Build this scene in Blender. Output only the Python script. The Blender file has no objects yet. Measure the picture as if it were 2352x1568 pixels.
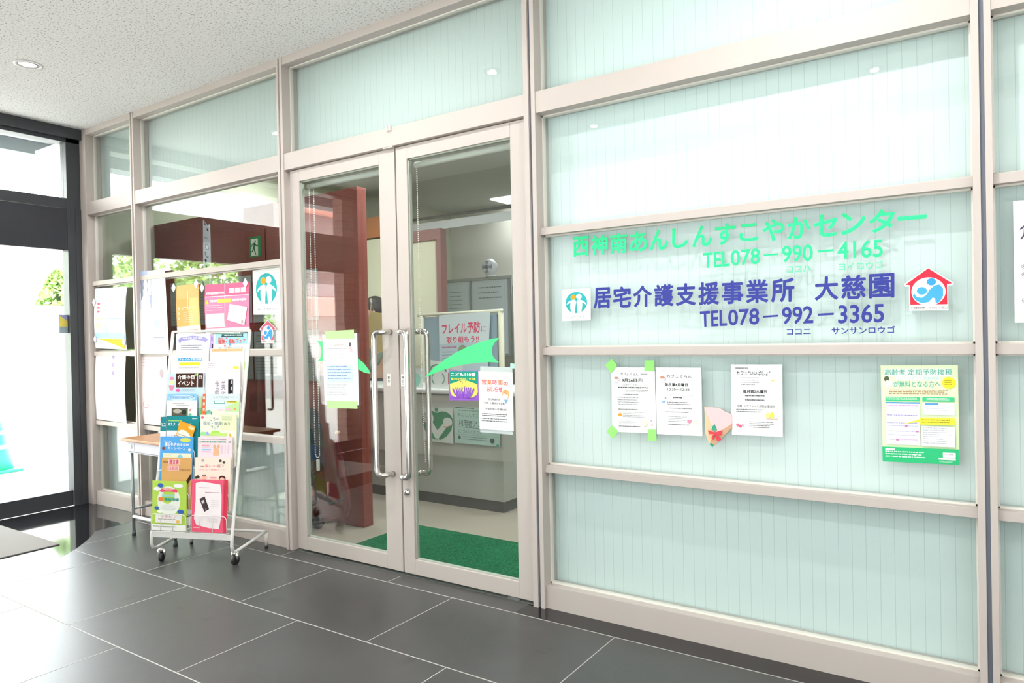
import bpy, bmesh, math, random
from mathutils import Vector, Matrix
random.seed(7)
D = bpy.data
SC = bpy.context.scene
COL = SC.collection

# ---------------------------------------------------------------- camera
YAW, PITCH, ROLL = -0.5909, -0.0085, -0.0205
fw = Vector((math.sin(YAW)*math.cos(PITCH), math.cos(YAW)*math.cos(PITCH), math.sin(PITCH)))
rt = Vector((math.cos(YAW), -math.sin(YAW), 0)); up = rt.cross(fw)
R2 = rt*math.cos(ROLL)+up*math.sin(ROLL); U2 = up*math.cos(ROLL)-rt*math.sin(ROLL)
cd = D.cameras.new('camera'); cd.sensor_width = 36; cd.lens = 1618.1/2352*36; cd.clip_start = .05; cd.clip_end = 300
cam = D.objects.new('camera', cd); COL.objects.link(cam)
m = Matrix((R2, U2, -fw)).transposed().to_4x4(); m.translation = (0, -2.876, 1.319)
cam.matrix_world = m
SC.camera = cam

# ---------------------------------------------------------------- world, exposure
SKY = 15
w = D.worlds.new('world'); SC.world = w; w.use_nodes = True
nt = w.node_tree
bg = nt.nodes['Background']; bg.inputs[1].default_value = SKY
tc = nt.nodes.new('ShaderNodeTexCoord'); sp = nt.nodes.new('ShaderNodeSeparateXYZ'); rp = nt.nodes.new('ShaderNodeValToRGB')
nt.links.new(tc.outputs['Generated'], sp.inputs[0]); nt.links.new(sp.outputs[2], rp.inputs[0]); nt.links.new(rp.outputs[0], bg.inputs[0])
rp.color_ramp.elements[0].position = 0.0; rp.color_ramp.elements[0].color = (1, 1, 1, 1)
rp.color_ramp.elements[1].position = .6; rp.color_ramp.elements[1].color = (.88, .94, 1.0, 1)
sl = D.lights.new('sun', 'SUN'); sl.energy = 42; sl.angle = math.radians(1.5); sl.color = (1, .98, .96)
so = D.objects.new('sun', sl); COL.objects.link(so); so.location = (20, 10, 20)
so.rotation_euler = Vector((-.75, .12, -.55)).to_track_quat('-Z', 'Y').to_euler()
SC.view_settings.view_transform = 'Standard'; SC.view_settings.look = 'None'
SC.view_settings.exposure = -0.14; SC.view_settings.gamma = 1; SC.view_settings.use_curve_mapping = False
SC.cycles.max_bounces = 8; SC.cycles.diffuse_bounces = 4; SC.cycles.glossy_bounces = 4
SC.cycles.transmission_bounces = 4; SC.cycles.transparent_max_bounces = 16
SC.cycles.use_denoising = True; SC.cycles.sample_clamp_indirect = 6
SC.cycles.caustics_reflective = False; SC.cycles.caustics_refractive = False

# ---------------------------------------------------------------- materials
def lin(c):
    c = c.lstrip('#'); o = []
    for i in (0, 2, 4):
        v = int(c[i:i+2], 16)/255
        o.append(v/12.92 if v <= .04045 else ((v+.055)/1.055)**2.4)
    return (*o, 1)
MC = {}
def mat(c, rough=.5, metal=0.0, spec=.5, emit=0):
    k = (c, rough, metal, spec, emit)
    if k in MC: return MC[k]
    m = D.materials.new('paint_'+c.lstrip('#')); m.use_nodes = True
    b = m.node_tree.nodes['Principled BSDF']
    b.inputs['Base Color'].default_value = lin(c); b.inputs['Roughness'].default_value = rough
    b.inputs['Metallic'].default_value = metal; b.inputs['Specular IOR Level'].default_value = spec
    if emit:
        b.inputs['Emission Color'].default_value = lin(c); b.inputs['Emission Strength'].default_value = emit
    MC[k] = m; return m
def ink(c): return mat(c, .75, 0, .15)
def proc(name, build, rough=.5, spec=.5):
    m = D.materials.new(name); m.use_nodes = True; n = m.node_tree.nodes; l = m.node_tree.links
    b = n['Principled BSDF']; b.inputs['Roughness'].default_value = rough; b.inputs['Specular IOR Level'].default_value = spec
    t = n.new('ShaderNodeTexCoord'); build(n, l, b, t.outputs['Object']); return m
def ramp(n, l, fac, stops):
    r = n.new('ShaderNodeValToRGB'); l.new(fac, r.inputs[0]); e = r.color_ramp.elements
    while len(e) < len(stops): e.new(.5)
    for i, (p, c) in enumerate(stops): e[i].position = p; e[i].color = lin(c)
    return r.outputs[0]
def noise(n, l, v, scale, detail=3, rough=.5):
    t = n.new('ShaderNodeTexNoise'); t.inputs['Scale'].default_value = scale; t.inputs['Detail'].default_value = detail
    t.inputs['Roughness'].default_value = rough; l.new(v, t.inputs['Vector']); return t.outputs['Fac']
def mapped(n, l, v, s):
    t = n.new('ShaderNodeMapping'); t.inputs['Scale'].default_value = s; l.new(v, t.inputs['Vector']); return t.outputs[0]
def bump(n, l, b, h, s, d=.002):
    t = n.new('ShaderNodeBump'); t.inputs['Strength'].default_value = s; t.inputs['Distance'].default_value = d
    l.new(h, t.inputs['Height']); l.new(t.outputs[0], b.inputs['Normal'])
def f_ceiling(n, l, b, v):
    a = noise(n, l, mapped(n, l, v, (60, 110, 60)), 1.0, 2, .6)
    c = ramp(n, l, a, [(.30, '#8e8a86'), (.40, '#d6d3d0'), (.46, '#efedea'), (1, '#efedea')])
    l.new(c, b.inputs['Base Color']); bump(n, l, b, a, .25)
M_CEIL = proc('speckled_acoustic_board', f_ceiling, .9, .1)
def f_floor(n, l, b, v):
    a = noise(n, l, v, 2.2, 5, .6); g = noise(n, l, v, 260, 2)
    c1 = ramp(n, l, a, [(.3, '#3f3e3d'), (.7, '#4c4b4a')])
    c2 = ramp(n, l, g, [(.3, '#353534'), (.7, '#535251')])
    mx = n.new('ShaderNodeMixRGB'); mx.inputs[0].default_value = .35; l.new(c1, mx.inputs[1]); l.new(c2, mx.inputs[2])
    s = noise(n, l, v, 6.5, 2, .4); sr = ramp(n, l, s, [(.25, '#8a8a8a'), (.31, '#ffffff')])
    m2 = n.new('ShaderNodeMixRGB'); m2.blend_type = 'MULTIPLY'; m2.inputs[0].default_value = .35
    l.new(mx.outputs[0], m2.inputs[1]); l.new(sr, m2.inputs[2]); l.new(m2.outputs[0], b.inputs['Base Color'])
    bump(n, l, b, g, .12, .001)
M_FLOOR = proc('honed_grey_tile', f_floor, .36, .5)
M_BLACK = mat('#1c1c1e', .06, 0, .6)
M_GROUT = mat('#a9a6a0', .8)
M_FRAME = mat('#beb4ad', .45, 0, .35)
M_SLIT = mat('#6f7480', .5)
M_DARKF = mat('#3d3f43', .4, 0, .4)
M_DARKP = mat('#3a3c42', .25, .3, .5)
M_CHROME = mat('#d6d3cf', .12, 1.0)
def f_blind(n, l, b, v):
    # vertical louvres 49 mm wide with a fine seam between neighbours
    s = n.new('ShaderNodeSeparateXYZ'); l.new(v, s.inputs[0])
    q = n.new('ShaderNodeMath'); q.operation = 'MULTIPLY'; q.inputs[1].default_value = 1/.0488; l.new(s.outputs[0], q.inputs[0])
    f = n.new('ShaderNodeMath'); f.operation = 'FRACT'; l.new(q.outputs[0], f.inputs[0])
    c = ramp(n, l, f.outputs[0], [(.0, '#d0deda'), (.035, '#d0deda'), (.05, '#e6f3f1'), (1, '#e6f3f1')])
    l.new(c, b.inputs['Base Color'])
    tr = n.new('ShaderNodeBsdfTranslucent'); mx = n.new('ShaderNodeMixShader'); mx.inputs[0].default_value = .22; l.new(c, tr.inputs[0])
    out = n['Material Output']; l.new(b.outputs[0], mx.inputs[1]); l.new(tr.outputs[0], mx.inputs[2]); l.new(mx.outputs[0], out.inputs['Surface'])
M_BLIND = proc('mint_louvre_fabric', f_blind, .7, .2)
def glass(name, tint, boost):
    m = D.materials.new(name); m.use_nodes = True; n = m.node_tree.nodes; l = m.node_tree.links
    for x in list(n): n.remove(x)
    out = n.new('ShaderNodeOutputMaterial'); mix = n.new('ShaderNodeMixShader'); tr = n.new('ShaderNodeBsdfTransparent'); gl = n.new('ShaderNodeBsdfGlossy')
    tr.inputs[0].default_value = tint; gl.inputs['Roughness'].default_value = 0.0
    geo = n.new('ShaderNodeNewGeometry'); dot = n.new('ShaderNodeVectorMath'); dot.operation = 'DOT_PRODUCT'
    l.new(geo.outputs['Normal'], dot.inputs[0]); l.new(geo.outputs['Incoming'], dot.inputs[1])
    def mth(op, a, bb):
        q = n.new('ShaderNodeMath'); q.operation = op
        for i, z in enumerate((a, bb)):
            if z is None: continue
            if isinstance(z, (int, float)): q.inputs[i].default_value = z
            else: l.new(z, q.inputs[i])
        return q.outputs[0]
    c = mth('ABSOLUTE', dot.outputs['Value'], None); o = mth('SUBTRACT', 1.0, c); p = mth('POWER', o, 5.0)
    f = mth('MULTIPLY_ADD', p, .96); n_ = f.node; n_.inputs[2].default_value = .042
    f2 = mth('MULTIPLY', f, boost); f2.node.use_clamp = True
    l.new(f2, mix.inputs[0]); l.new(tr.outputs[0], mix.inputs[1]); l.new(gl.outputs[0], mix.inputs[2]); l.new(mix.outputs[0], out.inputs[0])
    return m
M_GLASS = glass('clear_glass', (.972, .985, .978, 1), 1.75)
M_GLASS_B = glass('backed_glass', (.975, .99, .985, 1), .75)
M_GLASS_OUT = glass('facade_glass', (.97, .99, .98, 1), .8)

# ---------------------------------------------------------------- builders
def link(name, me, mats, parent=None, loc=None):
    o = D.objects.new(name, me); COL.objects.link(o)
    for mm in (mats if isinstance(mats, (list, tuple)) else [mats]): me.materials.append(mm)
    if parent: o.parent = parent
    if loc: o.location = loc
    return o
def tag(o, label=None, cat=None, group=None, kind=None):
    if label: o['label'] = label
    if cat: o['category'] = cat
    if group: o['group'] = group
    if kind: o['kind'] = kind
    return o
def empty(name, loc=(0, 0, 0)):
    o = D.objects.new(name, None); COL.objects.link(o); o.location = loc; o.empty_display_size = .05; return o
WL = {}
class MB:
    """mesh builder in world coordinates"""
    def __init__(s): s.v = []; s.f = []; s.mi = []; s.sm = []
    def add(s, vs, fs, mi=0, smooth=False):
        b = len(s.v); s.v += [tuple(x) for x in vs]
        for f in fs: s.f.append([b+i for i in f]); s.mi.append(mi); s.sm.append(smooth)
    def box(s, x0, x1, y0, y1, z0, z1, mi=0):
        x0, x1 = sorted((x0, x1)); y0, y1 = sorted((y0, y1)); z0, z1 = sorted((z0, z1))
        s.add([(x0,y0,z0),(x1,y0,z0),(x1,y1,z0),(x0,y1,z0),(x0,y0,z1),(x1,y0,z1),(x1,y1,z1),(x0,y1,z1)],
              [(0,3,2,1),(4,5,6,7),(0,1,5,4),(1,2,6,5),(2,3,7,6),(3,0,4,7)], mi); return s
    def tube(s, pts, r, seg=10, mi=0, closed=False):
        pts = [Vector(p) for p in pts]; n = len(pts); rings = []
        rr = r if isinstance(r, (list, tuple)) else [r]*n
        prev = None
        for i, p in enumerate(pts):
            if closed: t = (pts[(i+1) % n]-pts[i-1]).normalized()
            else: t = (pts[min(i+1, n-1)]-pts[max(i-1, 0)]).normalized()
            if prev is None:
                a = Vector((0, 0, 1)) if abs(t.z) < .9 else Vector((1, 0, 0)); u = t.cross(a).normalized()
            else: u = (prev-t*prev.dot(t)).normalized()
            prev = u; w_ = t.cross(u)
            rings.append([p+(u*math.cos(2*math.pi*k/seg)+w_*math.sin(2*math.pi*k/seg))*rr[i] for k in range(seg)])
        vs = [v for q in rings for v in q]; fs = []
        for i in range(n if closed else n-1):
            j = (i+1) % n
            for k in range(seg): fs.append((i*seg+k, i*seg+(k+1) % seg, j*seg+(k+1) % seg, j*seg+k))
        if not closed: fs += [tuple(reversed(range(seg))), tuple(range((n-1)*seg, n*seg))]
        s.add(vs, fs, mi, True); return s
    def lathe(s, c, prof, seg=24, mi=0, axis='z'):
        c = Vector(c); vs = []; fs = []; n = len(prof)
        for r, h in prof:
            for k in range(seg):
                a = 2*math.pi*k/seg; x, y = r*math.cos(a), r*math.sin(a)
                vs.append(c+(Vector((x, y, h)) if axis == 'z' else Vector((x, h, y)) if axis == 'y' else Vector((h, x, y))))
        for i in range(n-1):
            for k in range(seg): fs.append((i*seg+k, i*seg+(k+1) % seg, (i+1)*seg+(k+1) % seg, (i+1)*seg+k))
        fs += [tuple(reversed(range(seg))), tuple(range((n-1)*seg, n*seg))]
        s.add(vs, fs, mi, True); return s
    def ball(s, c, r, mi=0, seg=8, sx=1, sy=1, sz=1):
        vs = []; fs = []; c = Vector(c); rg = max(4, seg//2)
        for i in range(rg+1):
            t = math.pi*i/rg
            for k in range(seg):
                a = 2*math.pi*k/seg; vs.append(c+Vector((r*sx*math.sin(t)*math.cos(a), r*sy*math.sin(t)*math.sin(a), r*sz*math.cos(t))))
        for i in range(rg):
            for k in range(seg): fs.append((i*seg+k, (i+1)*seg+k, (i+1)*seg+(k+1) % seg, i*seg+(k+1) % seg))
        s.add(vs, fs, mi, True); return s
    def prism(s, pts, y0, y1, mi=0, conv=None):
        """outline in x,z extruded along y"""
        conv = conv or (lambda x, z, y: (x, y, z)); n = len(pts)
        vs = [conv(x, z, y0) for x, z in pts]+[conv(x, z, y1) for x, z in pts]
        s.add(vs, [tuple(range(n)), tuple(reversed(range(n, 2*n)))]+[(i, i+n, (i+1) % n+n, (i+1) % n) for i in range(n)], mi); return s
    def build(s, name, mats, parent=None, bevel=0, origin=None):
        me = D.meshes.new(name)
        if origin is None:
            xs = [v[0] for v in s.v]; ys = [v[1] for v in s.v]; zs = [v[2] for v in s.v]
            origin = ((min(xs)+max(xs))/2, (min(ys)+max(ys))/2, min(zs))
        o0 = Vector(origin)
        me.from_pydata([tuple(Vector(v)-o0) for v in s.v], [], s.f)
        me.polygons.foreach_set('material_index', s.mi); me.polygons.foreach_set('use_smooth', s.sm)
        me.update()
        bm = bmesh.new(); bm.from_mesh(me); bmesh.ops.recalc_face_normals(bm, faces=bm.faces); bm.to_mesh(me); bm.free()
        pl = WL.get(parent.name, Vector(parent.location)) if parent else Vector((0, 0, 0))
        o = link(name, me, mats, parent, o0-pl)
        WL[o.name] = Vector(o0)
        if bevel:
            b = o.modifiers.new('bevel', 'BEVEL'); b.width = bevel; b.segments = 2; b.limit_method = 'ANGLE'
        return o
def box(name, mats, parent, *d, bevel=0): return MB().box(*d).build(name, mats, parent, bevel)

# printed sheets: a page is a bilinear patch given by its four corners (top-left, top-right, bottom-right, bottom-left)
TXT = {}; NB = {}
def glyphs(text, off=0.0, res=2):
    k = (text, off, res)
    if k in TXT: return TXT[k]
    c = D.curves.new('lettering', 'FONT'); c.body = text; c.resolution_u = res; off_ = off
    c.fill_mode = 'FRONT' if hasattr(c, 'fill_mode') else c.fill_mode
    o = D.objects.new('lettering', c); COL.objects.link(o)
    me = D.meshes.new_from_object(o)
    vs = [(v.co.x, v.co.y) for v in me.vertices]; fs = [tuple(p.vertices) for p in me.polygons]
    D.objects.remove(o); D.meshes.remove(me); D.curves.remove(c)
    if vs and off_ > 0:   # heavier stroke: the glyph struck again around a small circle
        b0, f0 = list(vs), list(fs); k_ = 8; w_ = off_; NB[k] = len(b0)
        for i in range(k_):
            a = 2*math.pi*i/k_; n_ = len(vs)
            vs += [(x+w_*math.cos(a), y+w_*math.sin(a)) for x, y in b0]; fs += [tuple(n_+j for j in f) for f in f0]
    if vs:
        x0 = min(v[0] for v in vs); x1 = max(v[0] for v in vs); y0 = min(v[1] for v in vs); y1 = max(v[1] for v in vs)
        vs = [((x-x0)/max(x1-x0, 1e-6), (y-y0)/max(y1-y0, 1e-6)) for x, y in vs]
    TXT[k] = (vs, fs); return TXT[k]
class Page:
    def __init__(s, c4, col='#f4f4f2', th=.0012, bend=None, nrm=None, cut=None):
        s.c = [Vector(c) for c in c4]; s.ms = []; s.v = []; s.f = []; s.mi = []; s.lay = 0; s.bend = bend
        a = s.c[1]-s.c[0]; b = s.c[3]-s.c[0]
        s.n = Vector(nrm) if nrm else b.cross(a).normalized()
        s.eps = .00022; s.th = th; s.vs = 1.0
        N = 14 if bend else 1
        i0 = s.m(col)
        fr = []; bk = []
        for j in range(N+1):
            for i in range(N+1): fr.append(s.P(i/N, j/N, 0)); 
        for j in range(N+1):
            for i in range(N+1): bk.append(s.P(i/N, j/N, -th))
        b0 = len(s.v); s.v += fr+bk; K = (N+1)**2
        for j in range(N):
            for i in range(N):
                a_ = j*(N+1)+i
                s.f.append((b0+a_, b0+a_+N+1, b0+a_+N+2, b0+a_+1)); s.mi.append(i0)
                s.f.append((b0+K+a_, b0+K+a_+1, b0+K+a_+N+2, b0+K+a_+N+1)); s.mi.append(i0)
        ed = [i for i in range(N)]
        for i in range(N):
            for (p, q) in ((i, i+1), (N*(N+1)+i+1, N*(N+1)+i), ((i+1)*(N+1), i*(N+1)), (i*(N+1)+N, (i+1)*(N+1)+N)):
                s.f.append((b0+p, b0+q, b0+K+q, b0+K+p)); s.mi.append(i0)
    def m(s, c):
        mm = c if not isinstance(c, str) else ink(c)
        if mm not in s.ms: s.ms.append(mm)
        return s.ms.index(mm)
    def P(s, u, v, h):
        v = v*s.vs
        p = (s.c[0]*(1-u)+s.c[1]*u)*(1-v)+(s.c[3]*(1-u)+s.c[2]*u)*v
        if s.bend: p = p+s.n*s.bend(u, v)
        return p+s.n*h
    def scaled(s, k): s.vs = k; return s
    def _lay(s): s.lay += 1; return s.eps*s.lay
    def poly(s, pts, col):
        h = s._lay(); b = len(s.v)
        if s.bend:   # subdivide the outline so it follows the curl
            o = []
            for i, p in enumerate(pts):
                q = pts[(i+1) % len(pts)]
                for t in range(4): o.append((p[0]+(q[0]-p[0])*t/4, p[1]+(q[1]-p[1])*t/4))
            pts = o; h += .0006
        s.v += [s.P(u, v, h) for u, v in pts]; s.f.append(tuple(reversed(range(b, b+len(pts))))); s.mi.append(s.m(col)); return s
    def rect(s, x0, y0, x1, y1, col):
        if s.bend:
            h = s._lay()+.0004; i0 = s.m(col); n = 6
            b = len(s.v)
            for j in range(n+1):
                for i in range(n+1): s.v.append(s.P(x0+(x1-x0)*i/n, y0+(y1-y0)*j/n, h))
            for j in range(n):
                for i in range(n):
                    a = b+j*(n+1)+i; s.f.append((a, a+n+1, a+n+2, a+1)); s.mi.append(i0)
            return s
        return s.poly([(x0, y0), (x1, y0), (x1, y1), (x0, y1)], col)
    def ell(s, cx, cy, rx, ry, col, n=20):
        return s.poly([(cx+rx*math.cos(2*math.pi*i/n), cy+ry*math.sin(2*math.pi*i/n)) for i in range(n)], col)
    def ring(s, cx, cy, rx, ry, w_, col, a0=0, a1=360, n=20):
        h = s._lay(); i0 = s.m(col); b = len(s.v)
        for i in range(n+1):
            a = math.radians(a0+(a1-a0)*i/n); s.v += [s.P(cx+rx*math.cos(a), cy+ry*math.sin(a), h), s.P(cx+rx*(1-w_)*math.cos(a), cy+ry*(1-w_)*math.sin(a), h)]
        for i in range(n): s.f.append((b+2*i, b+2*i+2, b+2*i+3, b+2*i+1)); s.mi.append(i0)
        return s
    def text(s, t, x0, y0, x1, y1, col, off=0.0, res=2, y0r=None, y1r=None):
        """fits the word into the box; y0r,y1r are the top and bottom at its right end"""
        vs, fs = glyphs(t, off, res); h = s._lay(); b = len(s.v); i0 = s.m(col)
        y0r = y0 if y0r is None else y0r; y1r = y1 if y1r is None else y1r
        nb = NB.get((t, off, res), 0)
        for i, (x, y) in enumerate(vs):
            tp = y0+(y0r-y0)*x; bt = y1+(y1r-y1)*x
            s.v.append(s.P(x0+(x1-x0)*x, bt+(tp-bt)*y, h+(i//nb*2e-5 if nb else 0)))
        for f in fs: s.f.append(tuple(b+i for i in f)); s.mi.append(i0)
        return s
    def vtext(s, t, x0, y0, x1, y1, col, off=0.0):
        n = len(t); dy = (y1-y0)/n
        for i, ch in enumerate(t): s.text(ch, x0, y0+dy*(i+.06), x1, y0+dy*(i+.94), col, off); 
        return s
    def lines(s, x0, y0, x1, y1, n, col, fill=.42, seed=1, ragged=.35):
        """rows of print too fine to read: broken strokes"""
        r = random.Random(seed); dy = (y1-y0)/n; h = s._lay(); i0 = s.m(col)
        for i in range(n):
            y = y0+dy*i; xe = x1-(x1-x0)*r.random()*ragged; x = x0
            while x < xe:
                w_ = (x1-x0)*(.02+.05*r.random()); x2 = min(x+w_, xe); b = len(s.v)
                k = .7+.3*r.random()
                for p in ((x, y), (x2, y), (x2, y+dy*fill*k), (x, y+dy*fill*k)): s.v.append(s.P(p[0], p[1], h))
                s.f.append((b+3, b+2, b+1, b)); s.mi.append(i0); x = x2+(x1-x0)*(.006+.012*r.random())
        return s
    def build(s, name, label=None, cat=None, group=None, parent=None):
        me = D.meshes.new(name); c = sum(s.c, Vector())/4; 
        me.from_pydata([tuple(v-c) for v in s.v], [], s.f); me.polygons.foreach_set('material_index', s.mi)
        me.update()
        o = link(name, me, s.ms, parent, c if not parent else c-Vector(parent.location)); tag(o, label, cat, group); return o
def W(pts, y): return [(x, y, z) for x, z in pts]
def quad(x0, x1, z1, z0, y): return [(x0, y, z1), (x1, y, z1), (x1, y, z0), (x0, y, z0)]

# ================================================================ THE SETTING
H = 3.083
# floor with grout, polished strips
fl = MB().box(-6.2, 4.2, -3.3, .12, -.12, 0).build('floor', M_FLOOR); tag(fl, kind='structure')
g = MB()
def gl(x0, x1, y0, y1): g.box(x0, x1, y0, y1, -.001, .0006)
for k in range(6):
    y = -.11-.6*k
    gl(-5.22, 4.2, y-.0028, y+.0028)
    if k < 5:
        off = 0 if k % 2 else .45
        x = 3.6+off
        while x > -5.2:
            gl(x-.0022, x+.0022, y-.6, y); x -= .9
for x in (-.9, -2.7, -3.6, -4.5): gl(x-.0022, x+.0022, -.11, 0)
g.build('grout_lines', M_GROUT, fl)
box('trim_1', M_BLACK, None, -1.872, 4.2, -.107, .02, -.01, .0012)['kind'] = 'structure'
arc = [(-6.2, .0), (-5.262, .0), (-5.255, -.16), (-5.23, -.41), (-5.14, -.47), (-5.067, -.529), (-4.985, -.60), (-4.91, -.67), (-4.80, -.80), (-4.72, -.95), (-4.67, -1.12), (-4.65, -1.35), (-4.67, -1.6), (-4.75, -1.85), (-4.9, -2.1), (-5.2, -2.4), (-5.25, -3.0), (-6.2, -3.0)]
o = MB(); n = len(arc)
o.add([(x, y, .0009) for x, y in arc]+[(x, y, -.02) for x, y in arc], [tuple(reversed(range(n))), tuple(range(n, 2*n))]+[(i, (i+1) % n, (i+1) % n+n, i+n) for i in range(n)])
tag(o.build('trim_2', M_BLACK), kind='structure')
# ceiling and far enclosing walls
tag(box('ceiling', M_CEIL, None, -6.3, 4.2, -3.3, .12, H, H+.15), kind='structure')
tag(box('wall_right', mat('#d9d6d0', .8), None, 4.2, 4.3, -3.3, .1, 0, H), kind='structure')
def brick(name, c1, c2, cm, bw, rh, ms, vertical=True, rough=.6):
    def f(n, l, b, v):
        t = n.new('ShaderNodeTexBrick')
        for k, c in (('Color1', c1), ('Color2', c2), ('Mortar', cm)): t.inputs[k].default_value = lin(c)
        t.inputs['Scale'].default_value = 1; t.inputs['Brick Width'].default_value = bw; t.inputs['Row Height'].default_value = rh; t.inputs['Mortar Size'].default_value = ms
        s = n.new('ShaderNodeSeparateXYZ'); c = n.new('ShaderNodeCombineXYZ'); a = n.new('ShaderNodeMath'); a.operation = 'ADD'
        l.new(v, s.inputs[0]); l.new(s.outputs[0], a.inputs[0]); l.new(s.outputs[1], a.inputs[1]); l.new(a.outputs[0], c.inputs[0]); l.new(s.outputs[2], c.inputs[1])
        l.new(c.outputs[0], t.inputs['Vector']); l.new(t.outputs['Color'], b.inputs['Base Color'])
    return proc(name, f, rough, .3)
M_TILE = brick('pink_brown_tile', '#a8857b', '#b08d82', '#6d544c', .30, .095, .006)
M_WTILE = brick('white_tile', '#e6e4e2', '#eceae8', '#a9a5a8', .30, .075, .004)
tag(box('wall_front', mat('#8f8a84', .8), None, -6.3, -3.75, -3.3, -3.1, 0, H), kind='structure')
tag(box('trim_3', mat('#a09a92', .6), None, -3.75, 4.2, -3.3, -3.1, 2.98, H), kind='structure')

# glazed screen: posts, beams, rails, sills
POSTS = [(-6.135, -6.105, None, None), (-5.422, -5.404, -5.386, -5.369), (-3.675, -3.656, -3.643, -3.6185), (-1.836, -1.8075, -1.793, -1.7705), (-.027, -.0045, .0095, .0305), (1.773, 1.7955, 1.8095, 1.8305), (3.573, 3.5955, 3.6095, 3.6305)]
pm = MB(); sm_ = MB()
pm.box(-6.2, -6.105, 0, .12, 0, H)
for a, b, c, d in POSTS[1:]:
    pm.box(a, b, 0, .12, 0, H); pm.box(c, d, 0, .12, 0, H); sm_.box(b, c, .012, .11, 0, H)
post = pm.build('trim_4', M_FRAME, None, .0012); tag(post, kind='structure')
tag(sm_.build('trim_5', M_SLIT), kind='structure')
bays = [(-6.105, -5.422, 1), (-5.369, -3.675, 2), (-3.6185, -1.836, 3), (-1.7705, -.027, 4), (.0305, 1.773, 5), (1.8305, 3.573, 6)]
PZ = {'t': (2.482, 3.035), 'a': (1.834, 2.379), 'b': (1.258, 1.799), 'c': (.690, 1.222), 'd': (.11, .655)}
for x0, x1, k in bays:
    wn = empty('window_%d' % k, ((x0+x1)/2, .06, 0 if k != 3 else 2.38)); tag(wn, kind='structure')
    f = MB(); f.box(x0, x1, .004, .12, 2.379, 2.482); f.box(x0, x1, .004, .12, 3.035, H)
    if k != 3: f.box(x0, x1, .018, .12, 0, .11)
    f.build('frame', M_FRAME, wn, .0012)
    rows = 't' if k == 3 else 'tabcd'
    if k != 3:
        for z0, z1 in ((1.799, 1.834), (1.222, 1.258), (.655, .690)):
            MB().box(x0, x1, .028, .115, z0, z1).build('rail', M_FRAME, wn, .0012)
    for r in rows:
        z0, z1 = PZ[r]
        MB().box(x0+.004, x1-.004, .070, .076, z0+.003, z1-.003).build('glass_pane', M_GLASS_B if k > 3 else M_GLASS, wn)
        b = MB()   # glazing bead round the pane
        b.box(x0, x1, .062, .085, z0, z0+.007); b.box(x0, x1, .062, .085, z1-.007, z1)
        b.box(x0, x0+.006, .062, .085, z0, z1); b.box(x1-.006, x1, .062, .085, z0, z1)
        b.build('glazing_bead', mat('#e4e0d6', .4), wn)
tag(box('wall_sun_block', mat('#c9c4bd', .8), None, -6.3, 26, -3.3, 7, H+.17, 14), kind='structure')  # unseen block added over the ceiling to keep the sun off the court
# louvre blinds behind the frosted bays
def blind(x0, x1, z0, z1, label):
    o = MB().box(x0, x1, .125, .128, z0, z1).build('louvre_blind', M_BLIND, None, origin=(0, .125, z0)); tag(o, label, 'blind', 'mint vertical blinds behind the glazing'); return o
blind(-6.18, -5.405, 2.43, 3.05, 'pale mint vertical blind in the high pane nearest the dark facade')
blind(-5.385, -3.66, 2.43, 3.05, 'pale mint vertical blind in the high pane above the poster window')
blind(-3.64, -1.81, 2.43, 3.05, 'pale mint vertical blind in the wide pane above the double doors')
blind(-1.79, -.01, .05, 3.05, 'tall pale mint vertical blind behind the green and blue window lettering')
blind(.012, 1.79, .05, 3.05, 'pale mint vertical blind beyond the rightmost grey-seamed post')
blind(-6.18, -5.405, .05, .675, 'pale mint panel in the low pane beside the dark facade')
blind(-5.385, -3.66, .05, .675, 'pale mint panel in the low pane behind the desk and the leaflet rack')
tag(box('wall_back', mat('#e8e2d0', .8), None, 1.8, 4.2, .12, .2, 0, H), kind='structure')

# double doors
M_DOOR = mat('#c0b6af', .42, 0, .35)
def leaf(k, x0, x1, gx0, gx1):
    d = empty('door_%d' % k, ((x0+x1)/2, .05, 0)); tag(d, kind='structure')
    f = MB(); f.box(x0, gx0, .03, .07, .012, 2.374); f.box(gx1, x1, .03, .07, .012, 2.374)
    f.box(gx0, gx1, .03, .07, .012, .095); f.box(gx0, gx1, .03, .07, 2.30, 2.374)
    f.build('frame', M_DOOR, d, .002)
    b = MB(); b.box(gx0, gx1, .041, .059, .095, .101); b.box(gx0, gx1, .041, .059, 2.292, 2.30); b.box(gx0, gx0+.008, .041, .059, .095, 2.30); b.box(gx1-.008, gx1, .041, .059, .095, 2.30)
    b.build('glazing_bead', mat('#a9afa2', .95, 0, .05), d)
    box('glass_pane', M_GLASS, d, gx0+.006, gx1-.006, .047, .053, .099, 2.294)
    return d
dl = leaf(1, -3.5985, -2.7125, -3.512, -2.834); dr = leaf(2, -2.7025, -1.848, -2.622, -1.937)
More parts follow.
